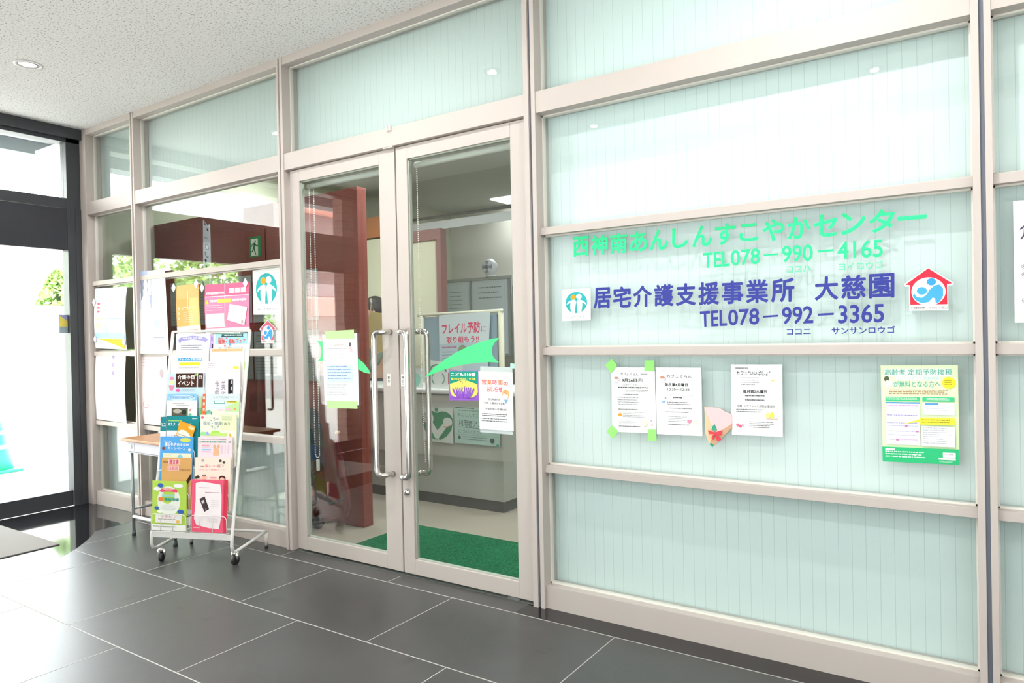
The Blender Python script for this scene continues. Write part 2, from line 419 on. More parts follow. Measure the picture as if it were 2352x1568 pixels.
def handle(parent, xm, xg, out, name='pull_handle'):
    """bent tube pull: two feet on the stile, grip set off sideways over the glass"""
    yf = .03 if out < 0 else .07; yg = yf+out; r = .0155; q = MB(); pts = []
    zt, zb = 1.352, .556
    sgn = 1 if xg > xm else -1
    pts.append((xm, yf, zt))
    def arc3(a, b, c, n=5):
        a, b, c = map(Vector, (a, b, c)); return [tuple(a*(1-t)**2+b*2*t*(1-t)+c*t*t) for t in [i/n for i in range(n+1)]]
    pts += arc3((xm, yf+out*.45, zt), (xm, yg, zt), (xm+sgn*.03, yg, zt))
    pts += arc3((xg-sgn*.03, yg, zt), (xg, yg, zt), (xg, yg, zt-.045))
    pts += arc3((xg, yg, zb+.045), (xg, yg, zb), (xg-sgn*.03, yg, zb))
    pts += arc3((xm+sgn*.03, yg, zb), (xm, yg, zb), (xm, yf+out*.45, zb))
    pts.append((xm, yf, zb))
    q.tube(pts, r, 14); q.build(name, M_CHROME, parent)
handle(dl, -2.768, -2.838, -.062); handle(dr, -2.662, -2.595, -.062); handle(dr, -2.662, -2.588, .062); handle(dl, -2.768, -2.84, .062)
MB().lathe((-2.668, .03, .462), [(.021, 0), (.021, -.006), (.016, -.010), (.013, -.018), (.006, -.018)], 20, 0, 'y').build('lock_cylinder', M_CHROME, dr)
def tagplate(parent, x, ch, small):
    p = Page(quad(x-.0135, x+.0135, 1.117, 1.05, .0288), '#efebe4'); p.rect(.04, .02, .96, .985, '#f6f3ee')
    p.text(ch[0], .22, .16, .78, .44, '#3a3632', .01); p.text(ch[1], .22, .48, .78, .74, '#3a3632', .01); p.lines(.25, .82, .75, .92, 1, '#8a8580', .5, 3, 0)
    o = p.build('door_sticker', parent=parent); o['label'] = small
tagplate(dl, -2.7895, '締切', 'small white sticker with two dark characters on the left stile'); tagplate(dr, -2.684, '押引', 'small white sticker half hidden behind the pull handle')
cl = MB().box(-2.7365, -2.722, -.009, .004, 2.461, 2.492).box(-2.7165, -2.702, -.009, .004, 2.463, 2.492).build('trim_6', mat('#efe8dc', .4), None, .001); tag(cl, kind='structure')
tag(MB().box(-2.775, -2.703, .006, .028, 2.372, 2.392).build('trim_7', M_DOOR, None, .001), kind='structure')
tag(MB().box(-3.60, -1.85, .02, .08, .0005, .0035).box(-2.0, -1.93, .02, .05, .0035, .011).build('trim_8', mat('#9aa09c', .3, .8)), kind='structure')
# roller blinds on the doors: tube housing and bead chain
def chain(parent, x0, x1, zt, zb, xb=None, y=.088):
    q = MB(); xb = x0 if xb is None else xb; n = int((zt-zb)/.0105)
    for s_, xa, xe in ((0, x0, xb), (1, x1, xb+abs(x1-x0)*.9)):
        for i in range(n):
            t = i/(n-1); sag = max(0, t-.5)**1.6*1.2
            q.ball((xa+(xe-xa)*sag*1.0, y+s_*.004, zt-(zt-zb)*t), .0036, 0, 5)
        if x1 == x0: break
    for i in range(7 if x1 != x0 else 0):
        a = math.pi*i/6; q.ball(((xb+(xb+abs(x1-x0)*.9))/2-math.cos(a)*abs(x1-x0)*.45, y+.002, zb-.018*math.sin(a)), .0036, 0, 5)
    q.build('bead_chain', mat('#f2efe8', .4), parent)
rb = empty('roller_blind', (-3.17, .095, 2.29)); tag(rb, 'rolled up blind with hanging white bead chains on the left door', 'blind', 'roller blinds on the doors')
MB().tube([(-3.50, .092, 2.275), (-2.845, .092, 2.275)], .017, 12).build('blind_tube', mat('#cfd6cc', .6), rb)
chain(rb, -3.490, -3.453, 2.27, .60, -3.487)
box('chain_weight', mat('#d8d8d4', .3, .3), rb, -3.478, -3.458, .083, .097, .50, .57, bevel=.003)
rb = empty('roller_blind', (-2.28, .095, 2.29)); tag(rb, 'rolled up blind with one long white bead chain on the right door', 'blind', 'roller blinds on the doors')
MB().tube([(-2.612, .092, 2.275), (-1.945, .092, 2.275)], .017, 12).build('blind_tube', mat('#cfd6cc', .6), rb)
chain(rb, -2.600, -2.600, 2.27, .63, -2.555)

# dark facade at the left end (plane x = -6.2)
fa = empty('window_7', (-6.25, -1.5, 0)); tag(fa, kind='structure')
f = MB()
f.box(-6.32, -6.2, -3.1, .0, 2.968, H); f.box(-6.30, -6.2, -.105, 0, 0, H); f.box(-6.32, -6.2, -3.1, -3.055, 0, H)
f.box(-6.30, -6.205, -3.1, 0, 2.43, 2.513)
f.build('frame', M_DARKF, fa, .002)
MB().box(-6.19, -6.16, -3.0, -.0, 3.0, H).build('head_cover', M_DARKF, fa)
box('transom_panel', M_DARKP, fa, -6.29, -6.205, -3.1, -.02, 2.088, 2.425)
box('jamb', M_DARKF, fa, -6.29, -6.195, -.045, -.0, 0, 2.43)
box('glass_pane', M_GLASS_OUT, fa, -6.256, -6.25, -3.055, -.105, 2.513, 2.968)
dd = empty('door_3', (-6.24, -1.0, 0)); tag(dd, kind='structure')
f = MB(); f.box(-6.275, -6.225, -1.60, -1.38, .02, 2.09); f.box(-6.275, -6.225, -1.38, -.045, .0, .124); f.box(-6.275, -6.225, -.055, -.03, .02, 2.09)
f.build('frame', M_DARKF, dd, .002)
box('glass_pane', M_GLASS_OUT, dd, -6.253, -6.247, -1.38, -.055, .124, 2.088)
d4 = empty('door_4', (-6.24, -2.2, 0)); tag(d4, kind='structure')
f = MB(); f.box(-6.275, -6.225, -1.635, -1.605, .02, 2.09); f.box(-6.275, -6.225, -3.055, -1.635, .0, .124)
f.build('frame', M_DARKF, d4, .002)
box('glass_pane', M_GLASS_OUT, d4, -6.253, -6.247, -3.055, -1.635, .124, 2.088)
for par, y in ((dd, -1.50), (d4, -1.66)):
    MB().tube([(-6.225, y, 1.30), (-6.165, y, 1.30), (-6.15, y, 1.285), (-6.15, y, .615), (-6.165, y, .60), (-6.225, y, .60)], .014, 10).build('pull_handle', mat('#8d8a88', .25, 1), par)
p = Page([(-6.243, -.168, 1.563), (-6.243, -.036, 1.563), (-6.243, -.036, 1.413), (-6.243, -.168, 1.413)], '#8f93bd', nrm=(1, 0, 0))
p.rect(.02, .66, .98, .98, '#8fa2a8'); p.poly([(.03, .05), (.93, .65), (.03, .65)], '#d8c65f'); p.lines(.5, .1, .9, .16, 1, '#aab0d8', .5, 5, 0)
o = p.build('door_decal', 'square blue-grey decal with a yellow triangle on the facade glass', 'decal')

# downlights: recessed reflector with its own lamp
DL = [(-4.968, -.861), (-2.70, -.83), (-.50, -.83), (-4.968, -2.34), (-2.72, -2.34), (-.60, -2.36), (1.6, -.83), (1.6, -2.36)]
DLAB = ['round recessed downlight in the speckled ceiling near the dark facade', 'recessed downlight above the double doors', 'recessed downlight in front of the window lettering',
        'recessed downlight near the facade on the camera side', 'recessed downlight behind the doors area on the camera side', 'recessed downlight mirrored in the upper right glass', 'recessed downlight beyond the right post', 'rearmost recessed downlight at the right end']
LAMPW = 20
for (x, y), lb in zip(DL, DLAB):
    e = empty('downlight', (x, y, H)); tag(e, lb, 'ceiling light', 'recessed ceiling downlights')
    q = MB(); q.lathe((x, y, H), [(.062, .004), (.080, .004), (.080, -.004), (.066, -.006), (.060, .0)], 28); q.build('trim_ring', mat('#e4e2df', .35), e)
    q = MB(); seg = 28
    pr = [(.066, -.005), (.058, -.001), (.040, -.0005), (.030, -.0025)]
    q.lathe((x, y, H), [(.060, -.002), (.045, -.0028), (.02, -.003)], 28); q.build('reflector', mat('#bdbab8', .25, .8), e)
    q = MB(); q.ball((x+.008, y, H-.006), .022, 0, 12, 1, 1, .35); q.build('bulb', mat('#fff6ea', .4, 0, .5, 5), e)
    la = D.lights.new('downlight_lamp', 'AREA'); la.shape = 'DISK'; la.size = .05; la.energy = LAMPW; la.color = (1, .98, .96)
    lo = D.objects.new('downlight_lamp', la); COL.objects.link(lo); lo.parent = e; lo.location = (0, 0, -.014)
# ceiling access hatch mirrored in the glass
q = MB(); hx0, hx1, hy0, hy1 = -1.42, -1.03, -3.0, -2.62
for a in ((hx0, hx1, hy0, hy0+.02), (hx0, hx1, hy1-.02, hy1), (hx0, hx0+.02, hy0, hy1), (hx1-.02, hx1, hy0, hy1)): q.box(*a, H-.004, H+.002)
tag(q.build('trim_9', mat('#aeb4b8', .4)), kind='structure')

# floor mat by the entrance
def f_mat(n, l, b, v):
    a = noise(n, l, v, 420, 2); l.new(ramp(n, l, a, [(.35, '#6f6b68'), (.65, '#b9b4af')]), b.inputs['Base Color']); bump(n, l, b, a, .8, .004)
tag(MB().box(-6.06, -5.083, -2.3, -.702, .001, .008).build('door_mat', proc('grey_loop_mat', f_mat, .95, .05), None, .002), 'grey loop-pile mat lying on the polished black stone by the facade', 'mat')

# ================================================================ THE OFFICE BEHIND THE GLASS
M_MAROON = proc('maroon_panel', lambda n, l, b, v: l.new(ramp(n, l, noise(n, l, mapped(n, l, v, (1, 1, 40)), 3, 3), [(.3, '#76382c'), (.7, '#803f32')]), b.inputs['Base Color']), .5, .4)
M_CREAM = mat('#dcdcc0', .8)
tag(MB().box(-7.3, 4.2, .12, 5.2, -.12, 0).build('floor_office', proc('beige_vinyl', lambda n, l, b, v: l.new(ramp(n, l, noise(n, l, v, 300, 2), [(.3, '#8c8577'), (.7, '#a59d8d')]), b.inputs['Base Color']), .45, .4)), kind='structure')
tag(box('ceiling_office', mat('#b9beb8', .9), None, -7.3, 4.2, .12, 5.2, 3.05, 3.12), kind='structure')
tag(box('wall_office_left', mat('#aeb29a', .85), None, -6.30, -6.18, .12, 5.0, 0, 3.05), kind='structure')
tag(box('wall_office_back', mat('#d0cfc4', .85), None, -7.3, 4.2, 4.86, 5.0, 0, 3.05), kind='structure')
tag(box('wall_office_right', M_CREAM, None, 4.1, 4.2, .2, 4.86, 0, 3.05), kind='structure')
# low maroon partition with a square post at its end
pt = empty('partition', (-4.9, .64, 0)); tag(pt, 'long dark red partition standing inside behind the poster window', 'partition')
MB().box(-6.18, -3.75, .607, .66, .0, 2.373).build('panel', M_MAROON, pt, .002)
MB().box(-3.75, -3.603, .60, .69, 0, 2.376).build('end_post', M_MAROON, pt, .004)
# counter
ct = empty('reception_counter', (-3.8, 1.7, 0)); tag(ct, 'pale grey reception counter with a dark plinth inside the doors', 'counter')
MB().box(-5.6, -2.97, 1.405, 1.95, .085, .865).build('body', mat('#a9aca3', .5), ct)
MB().box(-5.6, -2.972, 1.400, 1.41, .385, .865).build('upper_panel', mat('#b9bbb2', .5), ct)
MB().box(-5.6, -2.985, 1.42, 1.93, 0, .085).build('plinth', mat('#5e605c', .5), ct)
MB().box(-5.63, -2.83, 1.375, 1.98, .872, .912).build('worktop', mat('#d2d6d0', .35), ct, .012)
# green turf mat
def f_turf(n, l, b, v):
    a = noise(n, l, mapped(n, l, v, (1, 2.2, 1)), 95, 4, .7); l.new(ramp(n, l, a, [(.32, '#06301c'), (.5, '#0f6a41'), (.7, '#2a9a64')]), b.inputs['Base Color']); bump(n, l, b, a, 1, .01)
tag(MB().box(-3.34, -1.75, .17, .81, .001, .016).build('door_mat', proc('green_turf', f_turf, .9, .1), None, .003), 'green artificial turf mat on the office floor just inside the doors', 'mat')
# far maroon frame with cream sliding panels
fr = empty('doorway_frame', (-5.2, 3.05, 0)); tag(fr, 'muted red doorway frame with a cream panel at the back of the office', 'partition')
M_ROSE = mat('#8f655e', .6)
MB().box(-5.62, -4.84, 3.0, 3.1, 2.372, 2.49).build('head', M_ROSE, fr, .003)
MB().box(-4.905, -4.84, 3.0, 3.1, 0, 2.372).build('post', M_ROSE, fr, .003)
MB().box(-5.62, -4.945, 3.03, 3.06, 0, 2.372).build('cream_panel', M_CREAM, fr)
MB().box(-4.945, -4.905, 3.03, 3.07, 0, 2.372).build('panel_edge', mat('#b9b69c', .7), fr)
og = empty('storage_cabinet', (-5.9, 3.1, 0)); tag(og, 'tall cream cabinet with an orange-brown top box behind the left door', 'cabinet')
MB().box(-6.16, -5.64, 3.0, 3.4, 0, 2.46).build('body', M_CREAM, og)
MB().box(-6.16, -5.64, 2.98, 3.4, 2.475, 2.71).build('top_box', mat('#b8733f', .35), og, .004)
# blackout rail and glass strip
hr = empty('ceiling_rail', (-4.4, 3.4, 2.68)); tag(hr, 'dark horizontal rail with a pale strip below it near the office ceiling', 'rail')
MB().tube([(-5.6, 3.4, 2.70), (-2.6, 3.4, 2.70)], .017, 10).build('rail', mat('#5c6058', .5), hr)
MB().box(-5.6, -2.6, 3.42, 3.43, 2.56, 2.655).build('pale_strip', mat('#dfe6e6', .5), hr)
# light panel
lp = empty('ceiling_light', (-4.6, 4.55, 3.05)); tag(lp, 'bright square light panel in the office ceiling seen through the right door', 'ceiling light')
MB().box(-5.16, -4.4, 4.38, 4.78, 3.035, 3.05).build('diffuser', mat('#ffffff', .5, 0, .5, 3.0), lp)
OFF = [(-4.8, 4.5, 12), (-3.2, .85, 42), (-2.2, 2.6, 60), (-5.4, 1.6, 40), (-1.0, 1.1, 60)]  # first lamp serves the visible panel; others are added to brighten the office
for i, (x, y, e_) in enumerate(OFF):
    la = D.lights.new('office_panel_and_fill', 'AREA'); la.shape = 'RECTANGLE'; la.size = .9; la.size_y = .3; la.energy = e_; la.color = (.95, .99, 1)
    lo = D.objects.new('office_panel_and_fill', la); COL.objects.link(lo); lo.location = (x, y, 3.02)
    if i:
        c = empty('ceiling_light', (x, y, 3.05)); tag(c, ['', 'added office ceiling light over the counter, out of direct sight', 'added office ceiling light near the back right', 'added office ceiling light behind the partition', 'added office ceiling light behind the lettered blinds'][i], 'ceiling light')
        MB().box(x-.45, x+.45, y-.15, y+.15, 3.034, 3.05).build('diffuser', mat('#ffffff', .5, 0, .5, 3.0), c); lo.location = (x, y, 3.03)
# white board
wb = empty('whiteboard', (-4.9, 3.95, 1.12)); tag(wb, 'wide two-panel whiteboard on the office back wall under the fan', 'whiteboard')
MB().box(-5.9, -4.58, 3.93, 3.96, 1.11, 1.99).build('panel', mat('#ccd8dc', .2), wb)
MB().box(-5.9, -4.56, 3.915, 3.94, 1.985, 2.02).build('top_rail', mat('#9fa5a0', .4), wb)
MB().box(-5.155, -5.135, 3.915, 3.935, 1.11, 1.99).box(-4.60, -4.57, 3.915, 3.935, 1.08, 1.99).box(-5.9, -4.56, 3.9, 3.94, 1.08, 1.11).build('divider', mat('#8b9290', .4), wb)
p = Page(quad(-5.55, -5.2, 1.94, 1.2, 3.925), '#ccd8dc'); p.lines(.2, .1, .8, .5, 6, '#8c979c', .25, 3); p.build('writing', parent=wb)
p = Page(quad(-5.1, -4.65, 1.94, 1.2, 3.925), '#ccd8dc'); p.lines(.15, .05, .95, .3, 3, '#7c878c', .25, 4); p.build('writing', parent=wb)
MB().box(-4.56, -4.0, 3.96, 4.3, 0, 1.95).box(-4.55, -4.42, 3.93, 3.97, .9, 1.9).build('locker', mat('#8e9894', .4))
tag(D.objects['locker'], 'grey metal locker standing at the right end of the whiteboard', 'cabinet')
# white fan on top of the whiteboard
fn = empty('desk_fan', (-4.86, 3.93, 2.02)); tag(fn, 'small round white fan standing on top of the whiteboard', 'fan')
M_FW = mat('#e2e6ea', .35)
MB().lathe((-4.86, 3.94, 2.02), [(.06, 0), (.055, .015), (.02, .025), (.018, .06)], 20).build('base', M_FW, fn)
MB().lathe((-4.86, 3.93, 2.135), [(.03, .05), (.085, .04), (.10, .0), (.085, -.05), (.08, -.055)], 24, 0, 'y').build('housing', M_FW, fn)
q = MB()
for i in range(4):
    a = i*math.pi/2; q.prism([(-4.86+.018*math.cos(a), 2.135+.018*math.sin(a)), (-4.86+.07*math.cos(a-.35), 2.135+.07*math.sin(a-.35)), (-4.86+.075*math.cos(a+.35), 2.135+.075*math.sin(a+.35))], 3.868, 3.874)
q.build('blades', mat('#8f9aa6', .4), fn)
MB().lathe((-4.86, 3.868, 2.135), [(.022, .01), (.022, -.006), (.012, -.012)], 16, 0, 'y').build('hub', mat('#6f7a84', .4), fn)
# freestanding screen with a poster
sc = empty('folding_screen', (-3.8, 2.0, 0)); tag(sc, 'blue-grey freestanding screen with beige posts behind the counter', 'screen')
MB().box(-4.23, -3.42, 2.0, 2.02, .5, 1.50).build('panel', mat('#7d929c', .7), sc)
MB().tube([(-4.30, 2.0, 1.52), (-3.36, 2.0, 1.53)], .016, 10).build('top_bar', mat('#c5c4ae', .4), sc)
for x in (-4.25, -3.385): MB().tube([(x, 2.01, 0), (x, 2.01, 1.53)], .025, 12).build('post', mat('#b7b49c', .5), sc)
p = Page(W([(-4.0286,1.5114),(-3.4662,1.5260),(-3.5073,0.9842),(-4.0336,0.9687)], 1.97), '#b9c4c4')
p.rect(0, .47, 1, 1, '#a3b3b9')
p.text('フレイル予防', .06, .14, .82, .32, '#c2405f', .03); p.text('に', .84, .22, .93, .31, '#b03a58'); p.text('取り組もう!!', .15, .36, .80, .47, '#c2405f', .02)
p.lines(.06, .52, .36, .56, 1, '#a0606e', .6, 2, 0); p.lines(.06, .60, .34, .84, 5, '#76868c', .3, 3); p.ell(.48, .60, .09, .10, '#7e8a6e'); p.ell(.62, .64, .07, .05, '#b5604e'); p.ell(.86, .60, .12, .06, '#c9d2d2'); p.ell(.18, .92, .12, .07, '#5e6c84')
p.build('poster', 'pinned grey poster with large pink brush lettering on the blue-grey screen', 'poster')
# things on and on the front of the counter
p = Page(W([(-3.7158,0.7639),(-3.4067,0.7695),(-3.4098,0.4940),(-3.7142,0.5008)], 1.365), '#c3cbc2')
p.ell(.47, .06, .06, .06, '#3d7f5b'); p.ell(.30, .38, .32, .28, '#3d8058'); p.ell(.68, .38, .32, .28, '#3d8058'); p.poly([(.0, .42), (.99, .42), (.95, .62), (.78, .82), (.55, .95), (.4, .95), (.18, .82), (.03, .62)], '#3d8058')
p.poly([(.12, .35), (.27, .33), (.49, .66), (.68, .45), (.80, .54), (.52, .90), (.42, .90)], '#c9d0c8'); p.ell(.21, .32, .16, .19, '#c9d0c8'); p.ell(.83, .40, .15, .13, '#c9d0c8'); p.ring(.78, .47, .14, .09, .3, '#c07a52', 20, 130)
p.vtext('認知症', .22, .20, .32, .46, '#b04a5a', .02); p.lines(.08, .2, .16, .75, 7, '#8a9a8e', .6, 4, 0); p.text('KOBE', .40, .91, .58, .95, '#dfe6df', .02)
p.build('poster', 'square pale poster with a green heart shape on the counter front', 'poster', 'sheets taped to the counter front')
p = Page(W([(-3.3935,0.7834),(-2.9575,0.7780),(-2.9723,0.5016),(-3.3967,0.5049)], 1.365), '#a9c4b8')
p.rect(.02, .015, .44, .035, '#4a524e'); p.lines(.1, .08, .95, .13, 1, '#7f968c', .6, 5, 0)
p.text('あんしんすこやかセンター', .08, .17, 1.02, .27, '#6f8a80'); p.text('利用者アンケート', .10, .35, .92, .53, '#3f4f4a'); p.rect(.10, .55, .92, .56, '#3f4f4a')
p.text('にご協力ください', .10, .62, .62, .72, '#6f8a80'); p.rect(.04, .75, .95, .757, '#7f968c'); p.lines(.2, .80, .75, .92, 2, '#6b8078', .35, 8, .1); p.ell(.84, .86, .05, .07, '#4f5c58'); p.ell(.96, .97, .03, .03, '#3d9a80'); p.ell(.12, .84, .03, .05, '#5a6a64')
p.build('notice_sheet', 'pale green survey notice taped to the counter front', 'notice', 'sheets taped to the counter front')
p = Page(W([(-3.6845,1.1389),(-3.3474,1.0994),(-3.3523,0.9144),(-3.6865,0.9059)], 1.42), '#d9e0da')
p.rect(.58, .38, .84, .82, '#b4464c'); p.poly([(.62, .55), (.66, .68), (.8, .68), (.8, .74), (.62, .74)], '#e6cfd0'); p.ring(.28, .35, .26, .24, .2, '#4f8a76', 180, 360); p.ring(.16, .62, .08, .2, .35, '#6fa08c', 90, 270); p.ring(.40, .62, .08, .2, .35, '#6fa08c', -90, 90); p.lines(.6, .24, .86, .34, 2, '#b58088', .4, 5, 0)
p.build('leaflet', 'white card with a small red square picture standing on the counter', 'leaflet', 'cards standing on the counter')
p = Page(W([(-3.9214,1.0867),(-3.7800,1.0948),(-3.7855,0.9004),(-3.9269,0.8969)], 1.46), '#d3dcd6'); p.ell(.45, .62, .36, .28, '#8fd0bd'); p.rect(0, 0, 1, .12, '#c4c6a8')
p.build('leaflet', 'white card with a mint green disc standing on the counter behind the bead chain', 'leaflet', 'cards standing on the counter')
# papers taped to the dark red partition
for r_, (za, zb) in enumerate(((1.835, 1.462), (1.39, 1.015))):
    for c_ in range(5):
        x0 = -5.93+c_*.385
        p = Page(quad(x0, x0+.37, za, zb, .598), '#98a09c'); p.lines(.08, .08, .95, .92, 14, '#6c7370', .28, r_*7+c_, .5)
        p.build('notice_sheet', ['upper', 'lower'][r_]+' row, '+['leftmost', 'second', 'middle', 'fourth', 'rightmost'][c_]+' grey printed sheet taped to the red partition', 'notice', 'grey printed sheets taped to the dark red partition')
# exit sign sticker on the partition
p = Page(quad(-4.86, -4.615, 2.18, 1.93, .598), '#7c463c'); p.rect(.22, .18, .80, .82, '#2f7f45'); p.rect(.30, .25, .66, .78, '#d4dcc8')
p.ell(.53, .33, .035, .035, '#2f5f40', 12); p.poly([(.46, .37), (.54, .38), (.50, .53), (.42, .52)], '#2f5f40'); p.poly([(.46, .38), (.36, .40), (.33, .50), (.36, .50), (.39, .43), (.46, .42)], '#2f5f40')
p.poly([(.53, .40), (.60, .46), (.66, .45), (.66, .48), (.59, .50), (.51, .44)], '#2f5f40'); p.poly([(.42, .51), (.49, .52), (.52, .63), (.58, .75), (.55, .77), (.48, .66)], '#2f5f40'); p.poly([(.42, .50), (.47, .52), (.42, .64), (.32, .68), (.31, .65), (.38, .61)], '#2f5f40')
p.build('exit_sign', 'green running-man exit sign on the dark red partition', 'sign')
# slim banner on a pole
nb = empty('banner', (-4.95, .38, 0)); tag(nb, 'slim white printed banner on a pole in front of the red partition', 'banner')
MB().tube([(x, .38, z) for x, z in [([(-5.0007,1.8086)][0][0], .02)]+[(-5.0007,1.8086),(-5.0007,2.2285)]], .009, 10).build('pole', mat('#cfd4d6', .4), nb)
p = Page(W([(-5.0640,2.2747),(-4.9862,2.2055),(-4.9739,1.8064),(-5.0773,1.8128)], .37), '#c6ccd2'); p.rect(.25, .01, .42, .06, '#5a3a38'); p.rect(.62, .06, .85, .11, '#5a3a38')
p.ring(.55, .30, .3, .06, .3, '#8b90a4', 180, 360); p.ell(.6, .42, .28, .05, '#e2e6ea'); p.ring(.6, .42, .28, .05, .25, '#7d8296'); p.ring(.55, .56, .3, .05, .3, '#6d7286', 30, 250); p.ell(.38, .68, .14, .035, '#2a2a30'); p.ell(.45, .78, .12, .03, '#2c4a3c'); p.ell(.5, .87, .13, .03, '#a8344c')
p.build('cloth', parent=nb)
# yellow folder on a cord
yf = empty('hanging_folder', (-4.45, 1.6, 1.35)); tag(yf, 'yellow folder hanging on a cord beside the end of the red partition', 'folder')
MB().prism([(-4.4876,1.5527),(-4.6348,1.3088),(-4.4430,1.1875),(-4.2289,1.2282),(-4.2202,1.5206)], 1.59, 1.602).build('cover', mat('#cfc27a', .6), yf)
q = MB(); c_ = [(-4.5032,1.6532),(-4.4743,1.5522),(-4.4937,1.6144),(-4.4637,1.5518)]
q.tube([(c_[0][0], 1.595, c_[0][1]), (c_[1][0], 1.595, c_[1][1])], .003, 6); q.tube([(c_[0][0], 1.595, c_[0][1]), (c_[0][0]+.03, 1.595, c_[0][1]-.05), (c_[1][0]+.02, 1.595, c_[1][1])], .003, 6); q.build('cord', mat('#6e6a58', .6), yf)
MB().tube([(c_[0][0], 1.61, .912), (c_[0][0], 1.61, c_[0][1]+.02)], .008, 8).build('stand_pole', mat('#b59c74', .5), yf)
MB().box(-5.72, -5.45, 2.93, 2.97, .0, 1.62).build('board', mat('#c9b88c', .7)); tag(D.objects['board'], 'tan upright board leaning on the cream cabinet behind the yellow folder', 'board')

# person standing behind the partition, seen past its edge
def skin(name, joints, edges, mt, parent, loc, root=0, sub=2):
    me = D.meshes.new(name); me.from_pydata([j[0] for j in joints], edges, []); me.materials.append(mt)
    o = D.objects.new(name, me); COL.objects.link(o); o.parent = parent; o.location = loc
    o.modifiers.new('skin', 'SKIN').use_smooth_shade = True
    sv = me.skin_vertices[0].data if me.skin_vertices else None
    if sv:
        for i, j in enumerate(joints): sv[i].radius = j[1]; sv[i].use_root = (i == root)
    s = o.modifiers.new('sub', 'SUBSURF'); s.levels = sub; s.render_levels = sub
    return o
pe = empty('person', (-5.43, 2.55, 0)); pe.rotation_euler = (0, 0, math.radians(-35)); tag(pe, 'dark-haired person standing half hidden behind the red partition', 'person')
J = [((0, 0, .95), (.15, .11)), ((0, 0, 1.15), (.13, .10)), ((0, 0, 1.33), (.16, .11)), ((0, 0, 1.42), (.07, .06)), ((0, 0, 1.49), (.052, .052)),
     ((.17, 0, 1.37), (.055, .055)), ((.22, .02, 1.12), (.042, .042)), ((.20, -.14, .95), (.032, .032)), ((.19, -.2, .93), (.028, .018)),
     ((-.17, 0, 1.37), (.055, .055)), ((-.22, .02, 1.12), (.042, .042)), ((-.20, -.14, .95), (.032, .032)), ((-.19, -.2, .93), (.028, .018)),
     ((.09, 0, .85), (.09, .09)), ((.10, -.01, .48), (.06, .06)), ((.10, .02, .09), (.042, .042)), ((.10, -.12, .03), (.035, .028)),
     ((-.09, 0, .85), (.09, .09)), ((-.10, -.01, .48), (.06, .06)), ((-.10, .02, .09), (.042, .042)), ((-.10, -.12, .03), (.035, .028)),
     ((0, -.01, 1.55), (.075, .085)), ((0, -.015, 1.64), (.083, .098)), ((0, 0, 1.70), (.055, .065))]
E_ = [(0, 1), (1, 2), (2, 3), (3, 4), (2, 5), (5, 6), (6, 7), (7, 8), (2, 9), (9, 10), (10, 11), (11, 12), (0, 13), (13, 14), (14, 15), (15, 16), (0, 17), (17, 18), (18, 19), (19, 20), (4, 21), (21, 22), (22, 23)]
for sx in (1, -1):
    h = 8 if sx == 1 else 12
    for i, (dx, ln) in enumerate(((-.024, .055), (-.008, .065), (.008, .062), (.022, .05))):
        J += [((sx*.19+dx, -.23, .925), (.009, .009)), ((sx*.19+dx*1.2, -.23-ln*.6, .905), (.008, .008)), ((sx*.19+dx*1.2, -.23-ln, .88), (.007, .007))]
        k = len(J); E_ += [(h, k-3), (k-3, k-2), (k-2, k-1)]
    J += [((sx*.19-sx*.035, -.20, .92), (.010, .010)), ((sx*.19-sx*.05, -.235, .90), (.009, .009))]; k = len(J); E_ += [(h, k-2), (k-2, k-1)]
body = skin('body', J, E_, mat('#c89a80', .6), pe, (0, 0, 0))
skin('jacket', [((0, 0, .90), (.165, .125)), ((0, 0, 1.15), (.15, .115)), ((0, 0, 1.33), (.175, .125)), ((0, 0, 1.415), (.075, .07)), ((.18, 0, 1.37), (.068, .068)), ((.225, .02, 1.12), (.055, .055)), ((.205, -.11, .97), (.045, .045)), ((-.18, 0, 1.37), (.068, .068)), ((-.225, .02, 1.12), (.055, .055)), ((-.205, -.11, .97), (.045, .045))],
     [(0, 1), (1, 2), (2, 3), (2, 4), (4, 5), (5, 6), (2, 7), (7, 8), (8, 9)], mat('#7d8a78', .8), pe, (0, 0, 0))
skin('trousers', [((0, 0, .93), (.15, .12)), ((.09, 0, .82), (.105, .105)), ((.10, -.01, .48), (.078, .078)), ((.10, .02, .12), (.06, .06)), ((-.09, 0, .82), (.105, .105)), ((-.10, -.01, .48), (.078, .078)), ((-.10, .02, .12), (.06, .06))],
     [(0, 1), (1, 2), (2, 3), (0, 4), (4, 5), (5, 6)], mat('#3b3f47', .8), pe, (0, 0, 0))
q = MB(); q.ball((0, .012, 1.645), .112, 0, 20, .93, 1.0, 1.02)
hb = q.build('hair', mat('#15120f', .55)); hb.parent = pe; hb.location = (0, .030, 1.545)
for sx in (1, -1):
    for nm, c, r_, m_, sc_ in (('eye', (sx*.032, -.098, 1.605), .010, mat('#1c1613', .3), (1, 1, 1)), ('ear', (sx*.088, 0, 1.585), .024, mat('#c89a80', .6), (.4, .8, 1.3))):
        o = MB().ball(c, r_, 0, 8, *sc_).build(nm, m_); o.parent = pe
for nm, c, r_, m_, sc_ in (('nose', (0, -.115, 1.575), .016, mat('#c89a80', .6), (.8, 1, 1.4)), ('mouth', (0, -.098, 1.535), .022, mat('#9a4f48', .5), (1.1, .5, .3))):
    o = MB().ball(c, r_, 0, 8, *sc_).build(nm, m_); o.parent = pe

